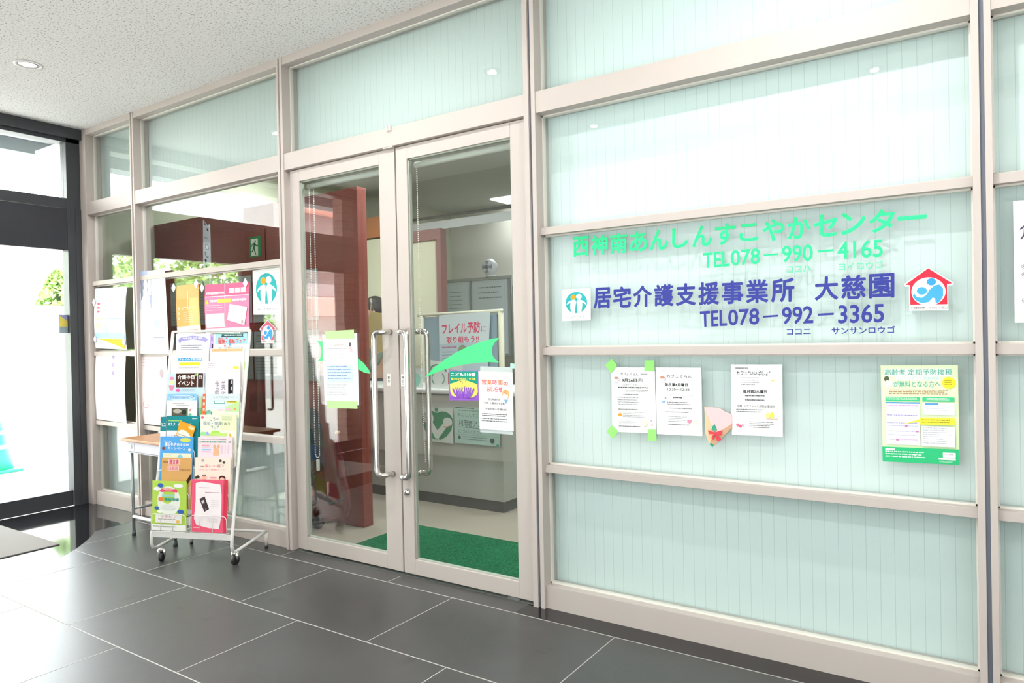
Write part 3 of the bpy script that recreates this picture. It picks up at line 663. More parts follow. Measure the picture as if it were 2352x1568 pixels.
# rollator parked against the partition
wk = empty('walker', (-3.85, .45, 0)); tag(wk, 'black folding walker with a dark bag parked behind the left door', 'walker')
M_BK = mat('#2b2c30', .4, .2); M_RD = mat('#6a1f24', .35, .3)
MB().tube([(-3.97, .43, .78), (-3.93, .43, .70), (-3.87, .43, .52), (-3.93, .43, .30), (-3.87, .43, .20), (-3.98, .43, .14)], .012, 8).build('inner_frame', M_BK, wk)
MB().tube([(-3.69, .46, .66), (-3.70, .46, .60), (-3.665, .46, .50), (-3.64, .46, .38), (-3.60, .46, .28), (-3.60, .46, .18), (-3.63, .46, .11), (-3.72, .46, .075), (-4.02, .46, .03)], .013, 10).build('outer_frame', M_RD, wk)
MB().tube([(-3.87, .44, .25), (-3.78, .45, .18), (-3.66, .46, .22)], .01, 8).build('brace', M_BK, wk)
MB().ball((-3.695, .46, .675), .018, 0, 10).build('knob', mat('#b08a6a', .5), wk)
for x, y in ((-3.89, .44), (-4.05, .36)): MB().lathe((x, y, .045), [(.012, -.02), (.045, -.018), (.045, .018), (.012, .02)], 18, 0, 'x').build('wheel', M_BK, wk)
q = MB(); q.prism([(-3.99, .82), (-3.90, .84), (-3.84, .66), (-3.83, .42), (-3.92, .36), (-4.02, .38)], .38, .47); q.build('bag', mat('#23262a', .8), wk, .02)

# ================================================================ OUTSIDE
tag(MB().box(-90, -6.32, -60, 60, -.2, -.02).build('ground', mat('#cfccc8', .8)), kind='structure')
tag(MB().box(-6.32, 40, -60, -3.3, -.2, -.02).build('ground_court', mat('#dcd9d4', .8)), kind='structure')
cb = empty('added_court_block', (2, -10, 0)); tag(cb, 'plain added block out of view, limiting daylight from the camera side', 'building')  # unseen mass added to cut the daylight entering from the open side
MB().box(-11, 30, -16, -9.5, -.02, 10).build('walls', mat('#aaacac', .8), cb); MB().box(8, 10, -9.5, -3.4, -.02, 11).build('added_sun_wing', mat('#aaacac', .8), cb)  # the wing is added too, to block the sun along the court
# canopy with fluorescent troughs over the entrance
cn = empty('canopy', (-8.2, 0, 3.2)); tag(cn, 'white entrance canopy with ceiling troughs outside the dark facade', 'canopy')
q = MB(); q.box(-6.35, -7.25, -4.5, 3.2, 3.2, 3.35); q.box(-7.75, -8.0, -4.5, 3.2, 3.2, 3.35); q.build('soffit', mat('#8f959c', .7), cn)
q = MB(); q.box(-7.25, -7.75, -4.5, 3.2, 3.32, 3.4); q.build('trough', mat('#5b6064', .7), cn)
for y in (-.9, .3, 1.2): MB().box(-6.90, -6.98, y-1.9, y-1.2, 3.17, 3.2).build('light_tube', mat('#ffffff', .5, 0, .5, 6), cn)
tag(MB().box(-6.50, -6.34, .0, .5, -.02, 3.2).build('wall_outside', M_WTILE), kind='structure')
pc = MB().box(-6.52, -6.36, -3.22, -2.915, -.02, 3.2).build('pillar', M_TILE); tag(pc, 'square pink-brown tiled pillar outside the facade', 'pillar')
# green and white traffic cone outside
def cone(x, y, lab):
    e = empty('traffic_cone', (x, y, -.02)); tag(e, lab, 'cone', 'green traffic cones outside')
    MB().box(x-.19, x+.19, y-.19, y+.19, -.02, .012).build('base', mat('#3fc09a', .5), e, .01)
    R = lambda z: .16-.135*(z/.68)
    zs = [(0, .22, 0), (.22, .26, 1), (.26, .37, 0), (.37, .41, 1), (.41, .50, 0), (.50, .54, 1), (.54, .68, 0)]
    q = MB(); q.lathe((x, y, .0), [(R(z), z+.01) for z in (0, .2, .4, .68)], 24); q.build('body', mat('#3fc09a', .5), e)
    for a, b_, k in zs:
        if k: MB().lathe((x, y, .01), [(R(a)+.002, a), (R(b_)+.002, b_)], 24).build('reflective_band', mat('#f2f6f4', .3), e)
cone(-8.74, .26, 'green and white striped traffic cone standing outside the facade door')
# bicycle far outside
def bicycle(x, y, rz):
    e = empty('bicycle', (x, y, 0)); e.rotation_euler = (0, 0, rz); tag(e, 'pale bicycle parked in the bright forecourt far outside', 'bicycle')
    def add(q, n, mt):
        o = q.build(n, mt); o.parent = e; return o
    mt = mat('#9aa0a8', .4, .3); dk = mat('#4a4a50', .6)
    for wx in (-.52, .52):
        q = MB(); q.tube([(wx+.32*math.cos(a), 0, .32+.32*math.sin(a)) for a in [2*math.pi*i/24 for i in range(24)]], .018, 6, 0, True)
        for i in range(8):
            a = math.pi*i/4; q.tube([(wx, 0, .32), (wx+.31*math.cos(a), 0, .32+.31*math.sin(a))], .003, 4)
        add(q, 'wheel', dk)
    q = MB()
    for a, b_ in (((-.52, .32), (-.1, .30)), ((-.1, .30), (-.2, .75)), ((-.52, .32), (-.18, .66)), ((-.1, .30), (.38, .72)), ((-.18, .66), (.38, .78)), ((.52, .32), (.36, .95))): q.tube([(a[0], 0, a[1]), (b_[0], 0, b_[1])], .016, 8)
    add(q, 'frame', mt)
    add(MB().tube([(.30, -.25, .98), (.38, -.1, .97), (.38, .1, .97), (.30, .25, .98)], .013, 8), 'handlebar', dk)
    add(MB().ball((-.21, 0, .78), .12, 0, 10, 1, .6, .25), 'saddle', dk)
bicycle(-22.0, 6.3, .6)
# trees
def tree(x, y, h, r, lab, seed):
    rr = random.Random(seed); e = empty('tree', (x, y, -.02)); tag(e, lab, 'tree', 'trees beyond the forecourt')
    MB().tube([(x, y, -.02), (x+.05, y, h*.35), (x-.04, y+.05, h*.7)], [.12, .09, .04], 8).build('trunk', mat('#6b5b4a', .9), e)
    q = MB()
    for i in range(3400):
        a = rr.random()*6.283; t = rr.random(); b_ = rr.random()**.5
        z = h*(.28+.72*t); R = r*(math.sin(math.pi*min(1, .15+t*.85))**.6)*b_
        c = Vector((x+R*math.cos(a), y+R*math.sin(a), z)); d = Vector((rr.uniform(-1, 1), rr.uniform(-1, 1), rr.uniform(-1, 1))).normalized(); s_ = d.cross(Vector((rr.random(), rr.random(), 1))).normalized()
        L = rr.uniform(.05, .11); q.add([c-d*L, c+s_*L*.5, c+d*L, c-s_*L*.5], [(0, 1, 2, 3)], i % 2)
    q.build('foliage', [mat('#9cc06c', .7), mat('#b4cf80', .7)], e)
tree(-14.5, 3.4, 2.7, .42, 'slim light green tree seen through the facade door', 1)
tree(-15.0, 5.9, 3.2, 1.3, 'round yellow-green tree mirrored in the first tall window', 2)
tree(-15.0, 9.4, 3.0, 1.2, 'round green tree mirrored behind the rack', 3)
tree(-14.6, -4.2, 4.0, 1.25, 'bushy yellow-green tree mirrored in the poster window', 4)
tree(-13.6, -6.1, 3.8, 1.15, 'low green tree mirrored above the blue poster', 5)
tree(-20.0, -9.4, 3.4, 1.4, 'green tree in front of the apartment block', 6)
tag(MB().box(-13.3, -13.1, .6, 9, -.02, 1.98).build('garden_wall', mat('#e8e6e2', .8)), 'long low white wall under the trees outside the facade', 'wall')
# apartment block mirrored in the door glass
ab = empty('apartment_building', (-25, -30, 0)); tag(ab, 'pale apartment block with balconies mirrored in the left door', 'building')
MB().box(-26, -24, -46, -15.5, -.02, 11).build('walls', mat('#f1ece8', .8), ab)
for i in range(4):
    for j in range(3):
        y = -18.2-i*4.4; z = 3.2+j*2.2
        o = MB().box(-24.0, -22.9, y-1.6, y+1.6, z-.9, z-.2).build('balcony', mat('#e6b9ae', .8), ab)
        MB().box(-24.05, -23.95, y-1.3, y+1.3, z, z+1.3).build('window', mat('#9c8f90', .5), o)
bb = empty('storage_building', (-26, 14, 0)); tag(bb, 'long white low building across the forecourt', 'building')
MB().box(-40, -26, 1, 30, -.02, 3.4).build('walls', mat('#e0dedb', .8), bb)
MB().box(-40.3, -25.6, .7, 30.3, 3.4, 3.6).build('roof_edge', mat('#b9b4b4', .7), bb)

# ================================================================ LETTERING ON THE RIGHT WINDOW (outer face of the glass, y = .07)
def lettering(word, pts, col, name, label, cat='lettering', off=.03, group=None, y=.0690, thick=.0012):
    """pts: top-left, top-right, bottom-right, bottom-left in x,z; one vinyl word"""
    vs, fs = glyphs(word, off, 3); c = [Vector((x, y, z)) for x, z in pts]
    V = []
    for k in (0, 1):
        nb = NB.get((word, off, 3), 0)
        for i, (u, v) in enumerate(vs):
            p = (c[3]*(1-u)+c[2]*u)*(1-v)+(c[0]*(1-u)+c[1]*u)*v; V.append((p.x, y-(thick+(i//nb*4e-5 if nb else 0) if k == 0 else 0), p.z))
    n = len(vs); F = [tuple(f) for f in fs]+[tuple(n+i for i in reversed(f)) for f in fs]
    cnt = {}
    for f in fs:
        for i in range(len(f)):
            e = (f[i], f[(i+1) % len(f)]); cnt[tuple(sorted(e))] = cnt.get(tuple(sorted(e)), [])+[e]
    for k_, e in cnt.items():
        if len(e) == 1: a, b = e[0]; F.append((b, a, a+n, b+n))
    me = D.meshes.new(name); o0 = sum(c, Vector())/4
    me.from_pydata([tuple(Vector(v)-o0) for v in V], [], F); me.update()
    o = link(name, me, mat(col, .45, 0, .4), None, o0); tag(o, label, cat, group); return o
G_, B_ = '#22d68c', '#232d8e'
def line_chars(word, pts, col, label, group, off=.04):
    """a line of separately stuck characters, one part each"""
    n = len(word); tl, tr, br, bl = [Vector((x, 0, z)) for x, z in pts]
    e = empty('window_lettering', ((tl.x+br.x)/2, .069, bl.z)); tag(e, label, 'lettering', group)
    L = lambda a, b, t: a+(b-a)*t
    gap = .055
    for i, ch in enumerate(word):
        if ch in ' 　': continue
        u0, u1 = (i+gap)/n, (i+1-gap)/n; v0, v1 = 0, 1
        g_ = GL.get(ch)
        if g_: u0, u1, v0, v1 = (i+g_[0])/n, (i+g_[1])/n, g_[2], g_[3]
        T = lambda u, v: (lambda a, b: L(a, b, v))(L(tl, tr, u), L(bl, br, u))
        q = [(p.x, p.z) for p in (T(u0, v0), T(u1, v0), T(u1, v1), T(u0, v1))]
        o = lettering(ch, q, col, 'character', None, None, off); o.location = o.location-e.location; o.parent = e
GL = {'ー': (.02, .98, .38, .57), '－': (.06, .94, .44, .54), 'こ': (.1, .9, .1, .92), 'ロ': (.1, .9, .12, .95), 'ハ': (.05, .95, .1, .95), 'コ': (.12, .88, .1, .95), 'ニ': (.08, .92, .12, .9), 'し': (.12, .88, .02, .98), '1': (.28, .62, 0, 1)}
line_chars('西神南あんしんすこやかセンター', [(-1.6213,1.7797),(-0.1651,1.7568),(-0.1662,1.6725),(-1.6234,1.6849)], G_, 'large green Japanese characters along the top line of the window lettering', 'green and blue window lettering', .027)
def num_line(segs, col, label):
    e = empty('window_lettering', (-.65, .069, 1.35)); tag(e, label, 'lettering', 'green and blue window lettering')
    for t, q in segs:
        if t == '-':
            xs = [p[0] for p in q]; zs = [p[1] for p in q]
            o = MB().prism(q, .0678, .069).build('dash', mat(col, .45, 0, .4)); 
        else: o = lettering(t, q, col, 'digits', None, None, .018)
        o.location = o.location-e.location; o.parent = e
num_line([('TEL', [(-0.9905,1.6525),(-0.8761,1.6531),(-0.8772,1.5889),(-0.9880,1.5876)]), ('078', [(-0.8724,1.6546),(-0.7525,1.6542),(-0.7537,1.5889),(-0.8718,1.5885)]), ('-', [(-0.7393,1.6266),(-0.6816,1.6263),(-0.6818,1.6193),(-0.7394,1.6196)]), ('990', [(-0.6678,1.6547),(-0.5522,1.6522),(-0.5533,1.5860),(-0.6689,1.5879)]), ('-', [(-0.5352,1.6253),(-0.4805,1.6257),(-0.4806,1.6173),(-0.5353,1.6168)]), ('4165', [(-0.4647,1.6527),(-0.3088,1.6482),(-0.3097,1.5821),(-0.4642,1.5851)])], G_, 'green telephone number ending 4165 in the upper half of the lettering')
num_line([('ココハ', [(-0.6509,1.5718),(-0.5615,1.5705),(-0.5619,1.5441),(-0.6497,1.5448)])], '#5fd8a0', 'small green reading of three characters under the green 990')
num_line([('ヨイロウゴ', [(-0.4606,1.5723),(-0.3099,1.5692),(-0.3089,1.5400),(-0.4602,1.5423)])], '#5fd8a0', 'small green reading of five characters under the green 4165')
line_chars('居宅介護支援事業所', [(-1.5168,1.5333),(-0.6171,1.5255),(-0.6187,1.4291),(-1.5190,1.4358)], B_, 'large blue Japanese characters of the office name, left group', 'green and blue window lettering', .027)
line_chars('大慈園', [(-0.5527,1.5231),(-0.2678,1.5211),(-0.2691,1.4299),(-0.5541,1.4305)], B_, 'three large blue Japanese characters left of the red house sticker', 'green and blue window lettering', .027)
num_line([('TEL', [(-1.0074,1.4052),(-0.8913,1.4083),(-0.8925,1.3410),(-1.0058,1.3382)]), ('078', [(-0.8877,1.4081),(-0.7602,1.4104),(-0.7613,1.3431),(-0.8871,1.3409)]), ('-', [(-0.7469,1.3781),(-0.6874,1.3805),(-0.6875,1.3727),(-0.7470,1.3702)]), ('992', [(-0.6718,1.4105),(-0.5545,1.4110),(-0.5555,1.3421),(-0.6730,1.3408)]), ('-', [(-0.5391,1.3798),(-0.4812,1.3812),(-0.4813,1.3728),(-0.5392,1.3713)]), ('3365', [(-0.4653,1.4090),(-0.3078,1.4091),(-0.3088,1.3396),(-0.4664,1.3389)])], B_, 'blue telephone number ending 3365 in the lower half of the lettering')
num_line([('ココニ', [(-0.6550,1.3221),(-0.5654,1.3227),(-0.5658,1.2988),(-0.6537,1.2987)])], B_, 'small blue reading of three characters under the blue 992')
num_line([('サンサンロウゴ', [(-0.4898,1.3260),(-0.2734,1.3257),(-0.2737,1.2985),(-0.4886,1.2983)])], B_, 'small blue reading of seven characters under the blue 3365')

YG = .0685
# teal two-figure emblem stickers
def emblem(c4, label, band=True):
    p = Page(c4, '#f7f8f8', .0008); p.ell(.5, .40, .38, .345, '#2fb0ad', 36) if False else None
    p.ell(.5, .43, .385, .335, '#34aeb0', 40)
    p.ell(.39, .255, .095, .078, '#f0a02c'); p.ell(.595, .245, .10, .082, '#f7f8f8')
    p.poly([(.33, .355), (.40, .335), (.47, .355), (.49, .42), (.475, .52), (.46, .62), (.45, .765), (.32, .72), (.29, .60), (.285, .50), (.30, .42)], '#f7f8f8')
    p.poly([(.53, .355), (.60, .330), (.67, .35), (.70, .42), (.715, .50), (.705, .60), (.68, .72), (.55, .765), (.54, .62), (.525, .52), (.505, .42)], '#f7f8f8')
    p.poly([(.33, .355), (.33, .43), (.24, .455), (.17, .50), (.155, .475), (.22, .40)], '#f7f8f8'); p.poly([(.67, .35), (.78, .40), (.86, .475), (.84, .505), (.76, .455), (.67, .43)], '#f7f8f8')
    p.text('あんしんすこやかセンター', .18, .86, .84, .905, '#4a5656', .0, 1)
    return p.build('emblem_sticker', label, 'sticker')
emblem(W([(-1.6776,1.5347),(-1.5280,1.5318),(-1.5290,1.3832),(-1.6823,1.3835)], YG), 'small white sticker with a teal disc and two figures left of the blue lettering')
emblem(W([(-4.0456,1.7874),(-3.7651,1.7892),(-3.7653,1.4849),(-4.0475,1.4930)], YG), 'large white sticker with a teal oval and two figures in the poster window')
def house(pts, label, sc=1, red='#cf3346'):
    """pts: apex, eave left, eave right, bottom left, bottom right (x,z)"""
    a, l, r, bl, br = [Vector((x, YG, z)) for x, z in pts]
    w_ = r-l; c4 = [Vector((l.x, YG, a.z+(l.z-r.z)*.5)), Vector((r.x, YG, a.z-(l.z-r.z)*.5)), Vector((r.x, YG, br.z)), Vector((l.x, YG, bl.z))]
    p = Page(c4, '#ffffff', .0004) ; p.f = []; p.v = []; p.mi = []; p.lay = 1
    # white backing cut to the outline, then the red house
    p.poly([(.5, -.01), (1.0, .37), (.97, .43), (.89, .43), (.89, 1), (.10, 1), (.10, .43), (.03, .43), (.0, .37)], '#f3f3f2')
    p.poly([(.5, .02), (.975, .385), (.87, .40), (.87, .86), (.125, .86), (.125, .40), (.025, .385)], red)
    p.ell(.495, .56, .345, .33, '#f6f6f6', 36); p.ell(.56, .335, .095, .085, '#3f9ad0'); p.ell(.365, .54, .105, .09, '#4aa4d8')
    p.poly([(.20, .58), (.26, .68), (.36, .70), (.45, .64), (.52, .52), (.62, .42), (.72, .40), (.79, .50), (.79, .66), (.72, .80), (.64, .84), (.63, .72), (.58, .70), (.50, .80), (.36, .83), (.24, .76), (.18, .66)], '#4aa4d8')
    p.text('介護保険', .13, .905, .42, .965, '#6a5a5a', 0, 1); p.text('えがおの窓口', .50, .905, .87, .965, '#6a5a5a', 0, 1)
    p.ms[0] = p.ms[0]
    return p.build('house_sticker', label, 'sticker', 'red house stickers')
house([(-0.1646,1.5330),(-0.2424,1.4732),(-0.0884,1.4706),(-0.2277,1.3802),(-0.0903,1.3760)], 'red house-shaped sticker with blue figures right of the blue lettering')
house([(-3.9031,1.4524),(-3.9868,1.3915),(-3.8165,1.3934),(-3.9856,1.3020),(-3.8199,1.3002)], 'small red house-shaped sticker in the poster window under the teal emblem', red='#d0607a')

# notices under the lettering
M_TAPE = mat('#98e878', .5, 0, .3)
INK = '#2c2c30'
def cup(p, x, y, s):
    p.poly([(x-.9*s, y), (x+.9*s, y), (x+.7*s, y+1.1*s), (x-.7*s, y+1.1*s)], '#d9dadc'); p.ell(x, y, .9*s, .3*s, '#c48a72'); p.ring(x+1.0*s, y+.45*s, .45*s, .4*s, .35, '#a9a4a6'); p.ring(x+.3*s, y-1.1*s, .5*s, .7*s, .12, '#b9b9bc'); p.ell(x, y+1.2*s, 1.1*s, .18*s, '#cfcfd2')
p = Page(W([(-1.4275,1.1640),(-1.2154,1.1646),(-1.2147,0.8718),(-1.4268,0.8668)], YG-.0015), '#f7f7f6')
cup(p, .115, .165, .06); p.text('カフェ ぐらん', .22, .085, .63, .125, INK, .005); p.lines(.68, .095, .84, .115, 1, '#8a8a8e', .8, 4, 0)
p.text('9月26日', .25, .175, .59, .225, '#1c1c1f', .02); p.text('(月)', .62, .17, .73, .23, '#444448', .01); p.text('10:30～12:30', .27, .255, .61, .28, '#77777b')
p.lines(.15, .30, .86, .325, 1, '#5a5a60', .8, 6, 0); p.lines(.32, .345, .9, .38, 2, '#606066', .5, 7, .2); p.lines(.28, .41, .62, .43, 1, '#6a6a70', .7, 8, 0)
p.lines(.14, .46, .7, .6, 4, '#7a7a80', .3, 9, .3); p.lines(.14, .64, .60, .66, 1, '#3c3c40', .6, 10, 0)
p.poly([(.13, .73), (.2, .695), (.25, .735), (.2, .75), (.14, .745)], '#e2a03c'); p.lines(.26, .685, .82, .78, 4, '#707076', .28, 11, .3); p.lines(.16, .81, .56, .88, 4, '#96969b', .3, 12, .3); p.lines(.16, .90, .66, .92, 1, '#3c3c40', .6, 13, 0)
p.ell(.75, .85, .07, .05, '#f3e6cf'); p.ell(.91, .81, .02, .012, '#e0a0a8'); p.ell(.92, .875, .02, .012, '#e08a98')
p.build('notice_sheet', 'leftmost cafe notice fixed with four green tapes', 'notice', 'cafe notices under the window lettering')
for c4, lb in (([(-1.4241,1.2042),(-1.3963,1.1743),(-1.4289,1.1361),(-1.4569,1.1729)], 'green masking tape at the upper left corner of the leftmost cafe notice'), ([(-1.2608,1.1956),(-1.2154,1.1957),(-1.2164,1.1484),(-1.2638,1.1499)], 'green masking tape at the upper right corner of the leftmost cafe notice'),
               ([(-1.4295,0.8975),(-1.3972,0.8713),(-1.4243,0.8337),(-1.4568,0.8658)], 'green masking tape at the lower left corner of the leftmost cafe notice'), ([(-1.2535,0.8876),(-1.2143,0.8898),(-1.2123,0.8397),(-1.2514,0.8391)], 'green masking tape at the lower right corner of the leftmost cafe notice')):
    o = MB().prism(c4, .0640, .0650).build('masking_tape', M_TAPE); tag(o, lb, 'tape', 'green masking tapes')
p = Page(W([(-1.2123,1.1653),(-1.0055,1.1655),(-1.0058,0.8725),(-1.2119,0.8691)], YG-.0005), '#f8f8f7')
cup(p, .15, .15, .06); p.text('カフェぐらん', .25, .11, .80, .155, INK, .005); p.text('毎月第4月曜日', .20, .23, .71, .28, '#222225', .02); p.text('10:30～12:30', .26, .305, .74, .345, '#56565a', .006)
p.text('グランフォート コミュニティセンター', .24, .395, .82, .425, '#808085', 0, 1); p.lines(.38, .44, .58, .46, 1, '#3c3c40', .8, 2, 0)
p.poly([(.12, .52), (.18, .485), (.2, .50), (.19, .525), (.15, .53)], '#8fb4e6'); p.ell(.215, .455, .02, .015, '#8fb0a0'); p.lines(.25, .51, .76, .57, 2, '#6a6a70', .4, 5, .2); p.lines(.29, .60, .80, .62, 1, '#6a6a70', .6, 6, 0); p.lines(.22, .655, .72, .675, 1, '#66666c', .6, 7, 0)
p.lines(.27, .725, .72, .82, 4, '#6a6a70', .3, 8, .4); p.lines(.27, .84, .76, .86, 1, '#3c3c40', .6, 9, 0); p.poly([(.68, .78), (.72, .765), (.75, .775), (.77, .765), (.79, .785), (.73, .825)], '#ea8aa6'); p.ell(.85, .79, .05, .035, '#f6e4d0')
p.build('notice_sheet', 'second cafe notice from the left with a cup drawing and no tape', 'notice', 'cafe notices under the window lettering')
p = Page(W([(-0.8792,1.1800),(-0.6745,1.1812),(-0.6766,0.8899),(-0.8804,0.8868)], YG-.0005), '#f8f8f7')
p.lines(.08, .045, .34, .065, 1, '#66666a', .8, 3, 0); p.text('カフェ', .11, .095, .33, .15, '#1f1f22', .012); p.text('"いいばしょ"', .35, .09, .77, .155, '#1f1f22', .012)
p.lines(.2, .185, .58, .31, 4, '#606066', .3, 4, .3); p.ell(.82, .26, .085, .035, '#e6e2da'); p.ell(.82, .235, .05, .025, '#f0eee8'); p.ell(.82, .225, .03, .01, '#d8c86a')
p.text('毎月第2木曜日', .24, .355, .70, .405, '#222225', .018); p.lines(.28, .43, .66, .455, 1, '#606066', .8, 5, 0); p.lines(.28, .49, .66, .515, 1, '#606066', .8, 6, 0)
p.text('会場 : ルゼフィール井吹台 集会所', .12, .565, .86, .605, '#6a6a6e', .003, 1); p.lines(.1, .63, .64, .69, 2, '#6f6f74', .45, 7, .1)
p.ell(.72, .71, .04, .04, '#f3ee8a'); p.ell(.80, .705, .04, .045, '#f2ec5e'); p.ell(.88, .725, .035, .025, '#cfe2e6'); p.rect(.68, .755, .92, .76, '#d9a080')
p.ell(.13, .855, .035, .022, '#f0708e'); p.ell(.18, .87, .03, .02, '#ea6080'); p.poly([(.20, .84), (.24, .85), (.25, .875), (.23, .87)], '#ee7a92'); p.lines(.36, .80, .85, .90, 4, '#3c3c40', .35, 8, .2)
p.build('notice_sheet', 'rightmost cafe notice, beside the paper bouquet', 'notice', 'cafe notices under the window lettering')
# paper bouquet
bq = empty('paper_bouquet', (-.93, .066, .83)); tag(bq, 'folded paper bouquet with pink tissue and red bow tucked beside a cafe notice', 'decoration')
def fold(name, pts, y0, y1, col): return MB().prism(pts, y0, y1).build(name, mat(col, .7), bq)
fold('kraft_wrap', [(-0.9940,0.9986),(-0.9831,0.9990),(-0.9890,0.9877),(-0.9747,0.9476),(-0.9512,0.9045),(-0.9533,0.8897),(-0.9739,0.8385),(-0.9908,0.8874),(-0.9903,0.9635)], .062, .0665, '#e6c39a')
fold('tissue', [(-0.9904,0.9898),(-0.9810,0.9976),(-0.9615,0.9993),(-0.9467,0.9971),(-0.9301,0.9968),(-0.9155,0.9892),(-0.9029,0.9806),(-0.8866,0.9768),(-0.8777,0.9690),(-0.8776,0.9236),(-0.9189,0.9049),(-0.9431,0.8925),(-0.9611,0.9191),(-0.9737,0.9480)], .0605, .0662, '#efc4c6')
fold('front_wrap', [(-0.8772,0.9332),(-0.8775,0.9150),(-0.9520,0.8373),(-0.9715,0.8396),(-0.9492,0.8908),(-0.9176,0.9055)], .0560, .0600, '#c9a07e')
fold('leaf', [(-0.9497,0.9275),(-0.9398,0.9024),(-0.9620,0.9029),(-0.9587,0.9178)], .0565, .0602, '#1f9d80')
fold('stem_leaf', [(-0.9674,0.8494),(-0.9532,0.8412),(-0.9586,0.8297),(-0.9688,0.8401)], .0540, .0558, '#1f9d80')
fold('bow', [(-0.9763,0.9014),(-0.9485,0.8938),(-0.9170,0.9048),(-0.9163,0.8866),(-0.9358,0.8827),(-0.9195,0.8672),(-0.9283,0.8584),(-0.9389,0.8614),(-0.9459,0.8839),(-0.9547,0.8613),(-0.9619,0.8719),(-0.9523,0.8872),(-0.9701,0.8852)], .0510, .0540, '#e8394a')
# green vaccination poster
p = Page(W([(-0.3232,1.1793),(-0.0797,1.1825),(-0.0790,0.8296),(-0.3205,0.8227)], YG-.0005), '#dff3c4')
p.rect(.05, .035, .93, .11, '#eefaf0'); p.text('高齢者 定期予防接種', .055, .04, .93, .10, '#4fae9a', .006); p.rect(.19, .115, .78, .15, '#e6f8ea'); p.text('インフルエンザ 肺炎球菌', .21, .12, .76, .146, '#96cdb8', 0, 1)
p.text('が無料となる方へ', .17, .16, .78, .225, '#56b0a0', .006); p.ell(.08, .14, .035, .03, '#55604e'); p.ell(.09, .19, .04, .035, '#f2eee8'); p.ell(.14, .19, .02, .03, '#e6dcea')
p.ell(.885, .18, .085, .06, '#f4e83c'); p.lines(.83, .155, .94, .21, 3, '#8a7a2c', .4, 2, .2); p.lines(.11, .25, .9, .31, 3, '#b07a60', .4, 3, .1)
p.rect(.055, .325, .51, .37, '#45c288'); p.lines(.07, .335, .48, .362, 2, '#d8f0d0', .5, 4, 0); p.rect(.545, .325, .95, .37, '#45c288'); p.lines(.6, .335, .9, .362, 2, '#e8f8e8', .5, 5, .2)
p.rect(.055, .38, .51, .395, '#4e94cf'); p.rect(.055, .395, .51, .82, '#f2f2f7'); p.rect(.545, .38, .95, .505, '#f3f4f8'); p.rect(.58, .385, .75, .405, '#5a9ad0'); p.lines(.6, .42, .9, .48, 3, '#b9bfd4', .25, 6, .4)
for y_, c_ in ((.41, '#cf9ad6'), (.51, '#8f86c8'), (.59, '#a6a0dc'), (.62, '#b8b4e6'), (.675, '#b8b4e6'), (.715, '#b8b4e6'), (.76, '#c8a6d4')): p.lines(.07, y_, .5, y_+.012, 1, c_, .7, int(y_*99), .1)
p.rect(.31, .615, .345, .632, '#c87ab0'); p.rect(.45, .67, .49, .686, '#c87ab0'); p.rect(.19, .76, .23, .776, '#c87ab0')
p.poly([(.28, .605), (.505, .55), (.505, .535), (.95, .535), (.95, .605), (.505, .605), (.505, .575)], '#f6ec4a'); p.lines(.53, .55, .9, .595, 2, '#8f7f30', .5, 8, .1)
p.rect(.525, .62, .95, .825, '#f1f2f4'); p.lines(.55, .635, .9, .81, 8, '#9aa0a8', .28, 9, .35); p.rect(0, .845, 1, 1, '#34ba7a'); p.rect(.04, .86, .17, .878, '#eef8f0'); p.lines(.04, .885, .6, .96, 3, '#d9f2e2', .5, 10, .15)
p.rect(.795, .88, .955, .93, '#f6f7f6'); p.text('KOBE', .82, .888, .93, .905, '#8a8f8e'); p.rect(.74, .935, .955, .955, '#eef6f0'); p.lines(.75, .965, .93, .985, 2, '#c9ead8', .5, 11, .1)
p.build('poster', 'pale green and white vaccination poster taped near the right end of the screen', 'poster')
# sheet cut by the right edge of view
p = Page(W([(0.0862,1.7397),(0.1161,1.7405),(0.1113,1.3266),(0.0861,1.3272)][:1]+[(.30, 1.741), (.30, 1.328)]+[(0.0861,1.3272)], YG-.0005), '#f2f3f8')
p.text('介護', .08, .17, .48, .32, '#55465a', .01); p.lines(.14, .36, .8, .46, 3, '#b080b4', .3, 2, .2)
for y_ in (.54, .605, .82): p.ring(.13, y_, .035, .018, .25, '#8a8a92'); p.ell(.13, y_, .014, .007, '#8a8a92'); p.lines(.2, y_-.012, .9, y_+.012, 1, '#9a9aa2', .7, int(y_*50), .2)
p.build('notice_sheet', 'white notice with round bullet marks behind the rightmost post', 'notice')

# ================================================================ ON THE DOORS
YD = .0462
def swoosh(pts, label):
    o = MB().prism(pts, YD-.0010, YD).build('safety_decal', mat('#4fdc8a', .45, 0, .3)); tag(o, label, 'decal', 'green swoosh decals on the doors')
swoosh([(-2.5399,1.0990),(-2.4798,1.1471),(-2.4057,1.1921),(-2.3216,1.2337),(-2.2370,1.2652),(-2.1546,1.2892),(-2.0827,1.3039),(-2.0339,1.3087),(-2.0613,1.2903),(-2.0796,1.2662),(-2.0856,1.2418),(-2.0795,1.2152),(-2.0637,1.1975),(-2.0398,1.1843),(-2.0993,1.1863),(-2.1685,1.1827),(-2.2537,1.1743),(-2.3412,1.1600),(-2.4314,1.1359)], 'green swoosh decal pointing left on the right door glass')
swoosh([(-3.4005,1.3095),(-3.3457,1.3061),(-3.2764,1.3000),(-3.2012,1.2835),(-3.1279,1.2545),(-3.0495,1.2030),(-3.0038,1.1777),(-2.9592,1.1351),(-2.9528,1.1150),(-2.9950,1.1195),(-3.0515,1.1417),(-3.1308,1.1642),(-3.2046,1.1794),(-3.2802,1.1870),(-3.3967,1.1866),(-3.3725,1.2053),(-3.3615,1.2425),(-3.3700,1.2798)], 'green swoosh decal partly hidden behind the taped notice on the left door')
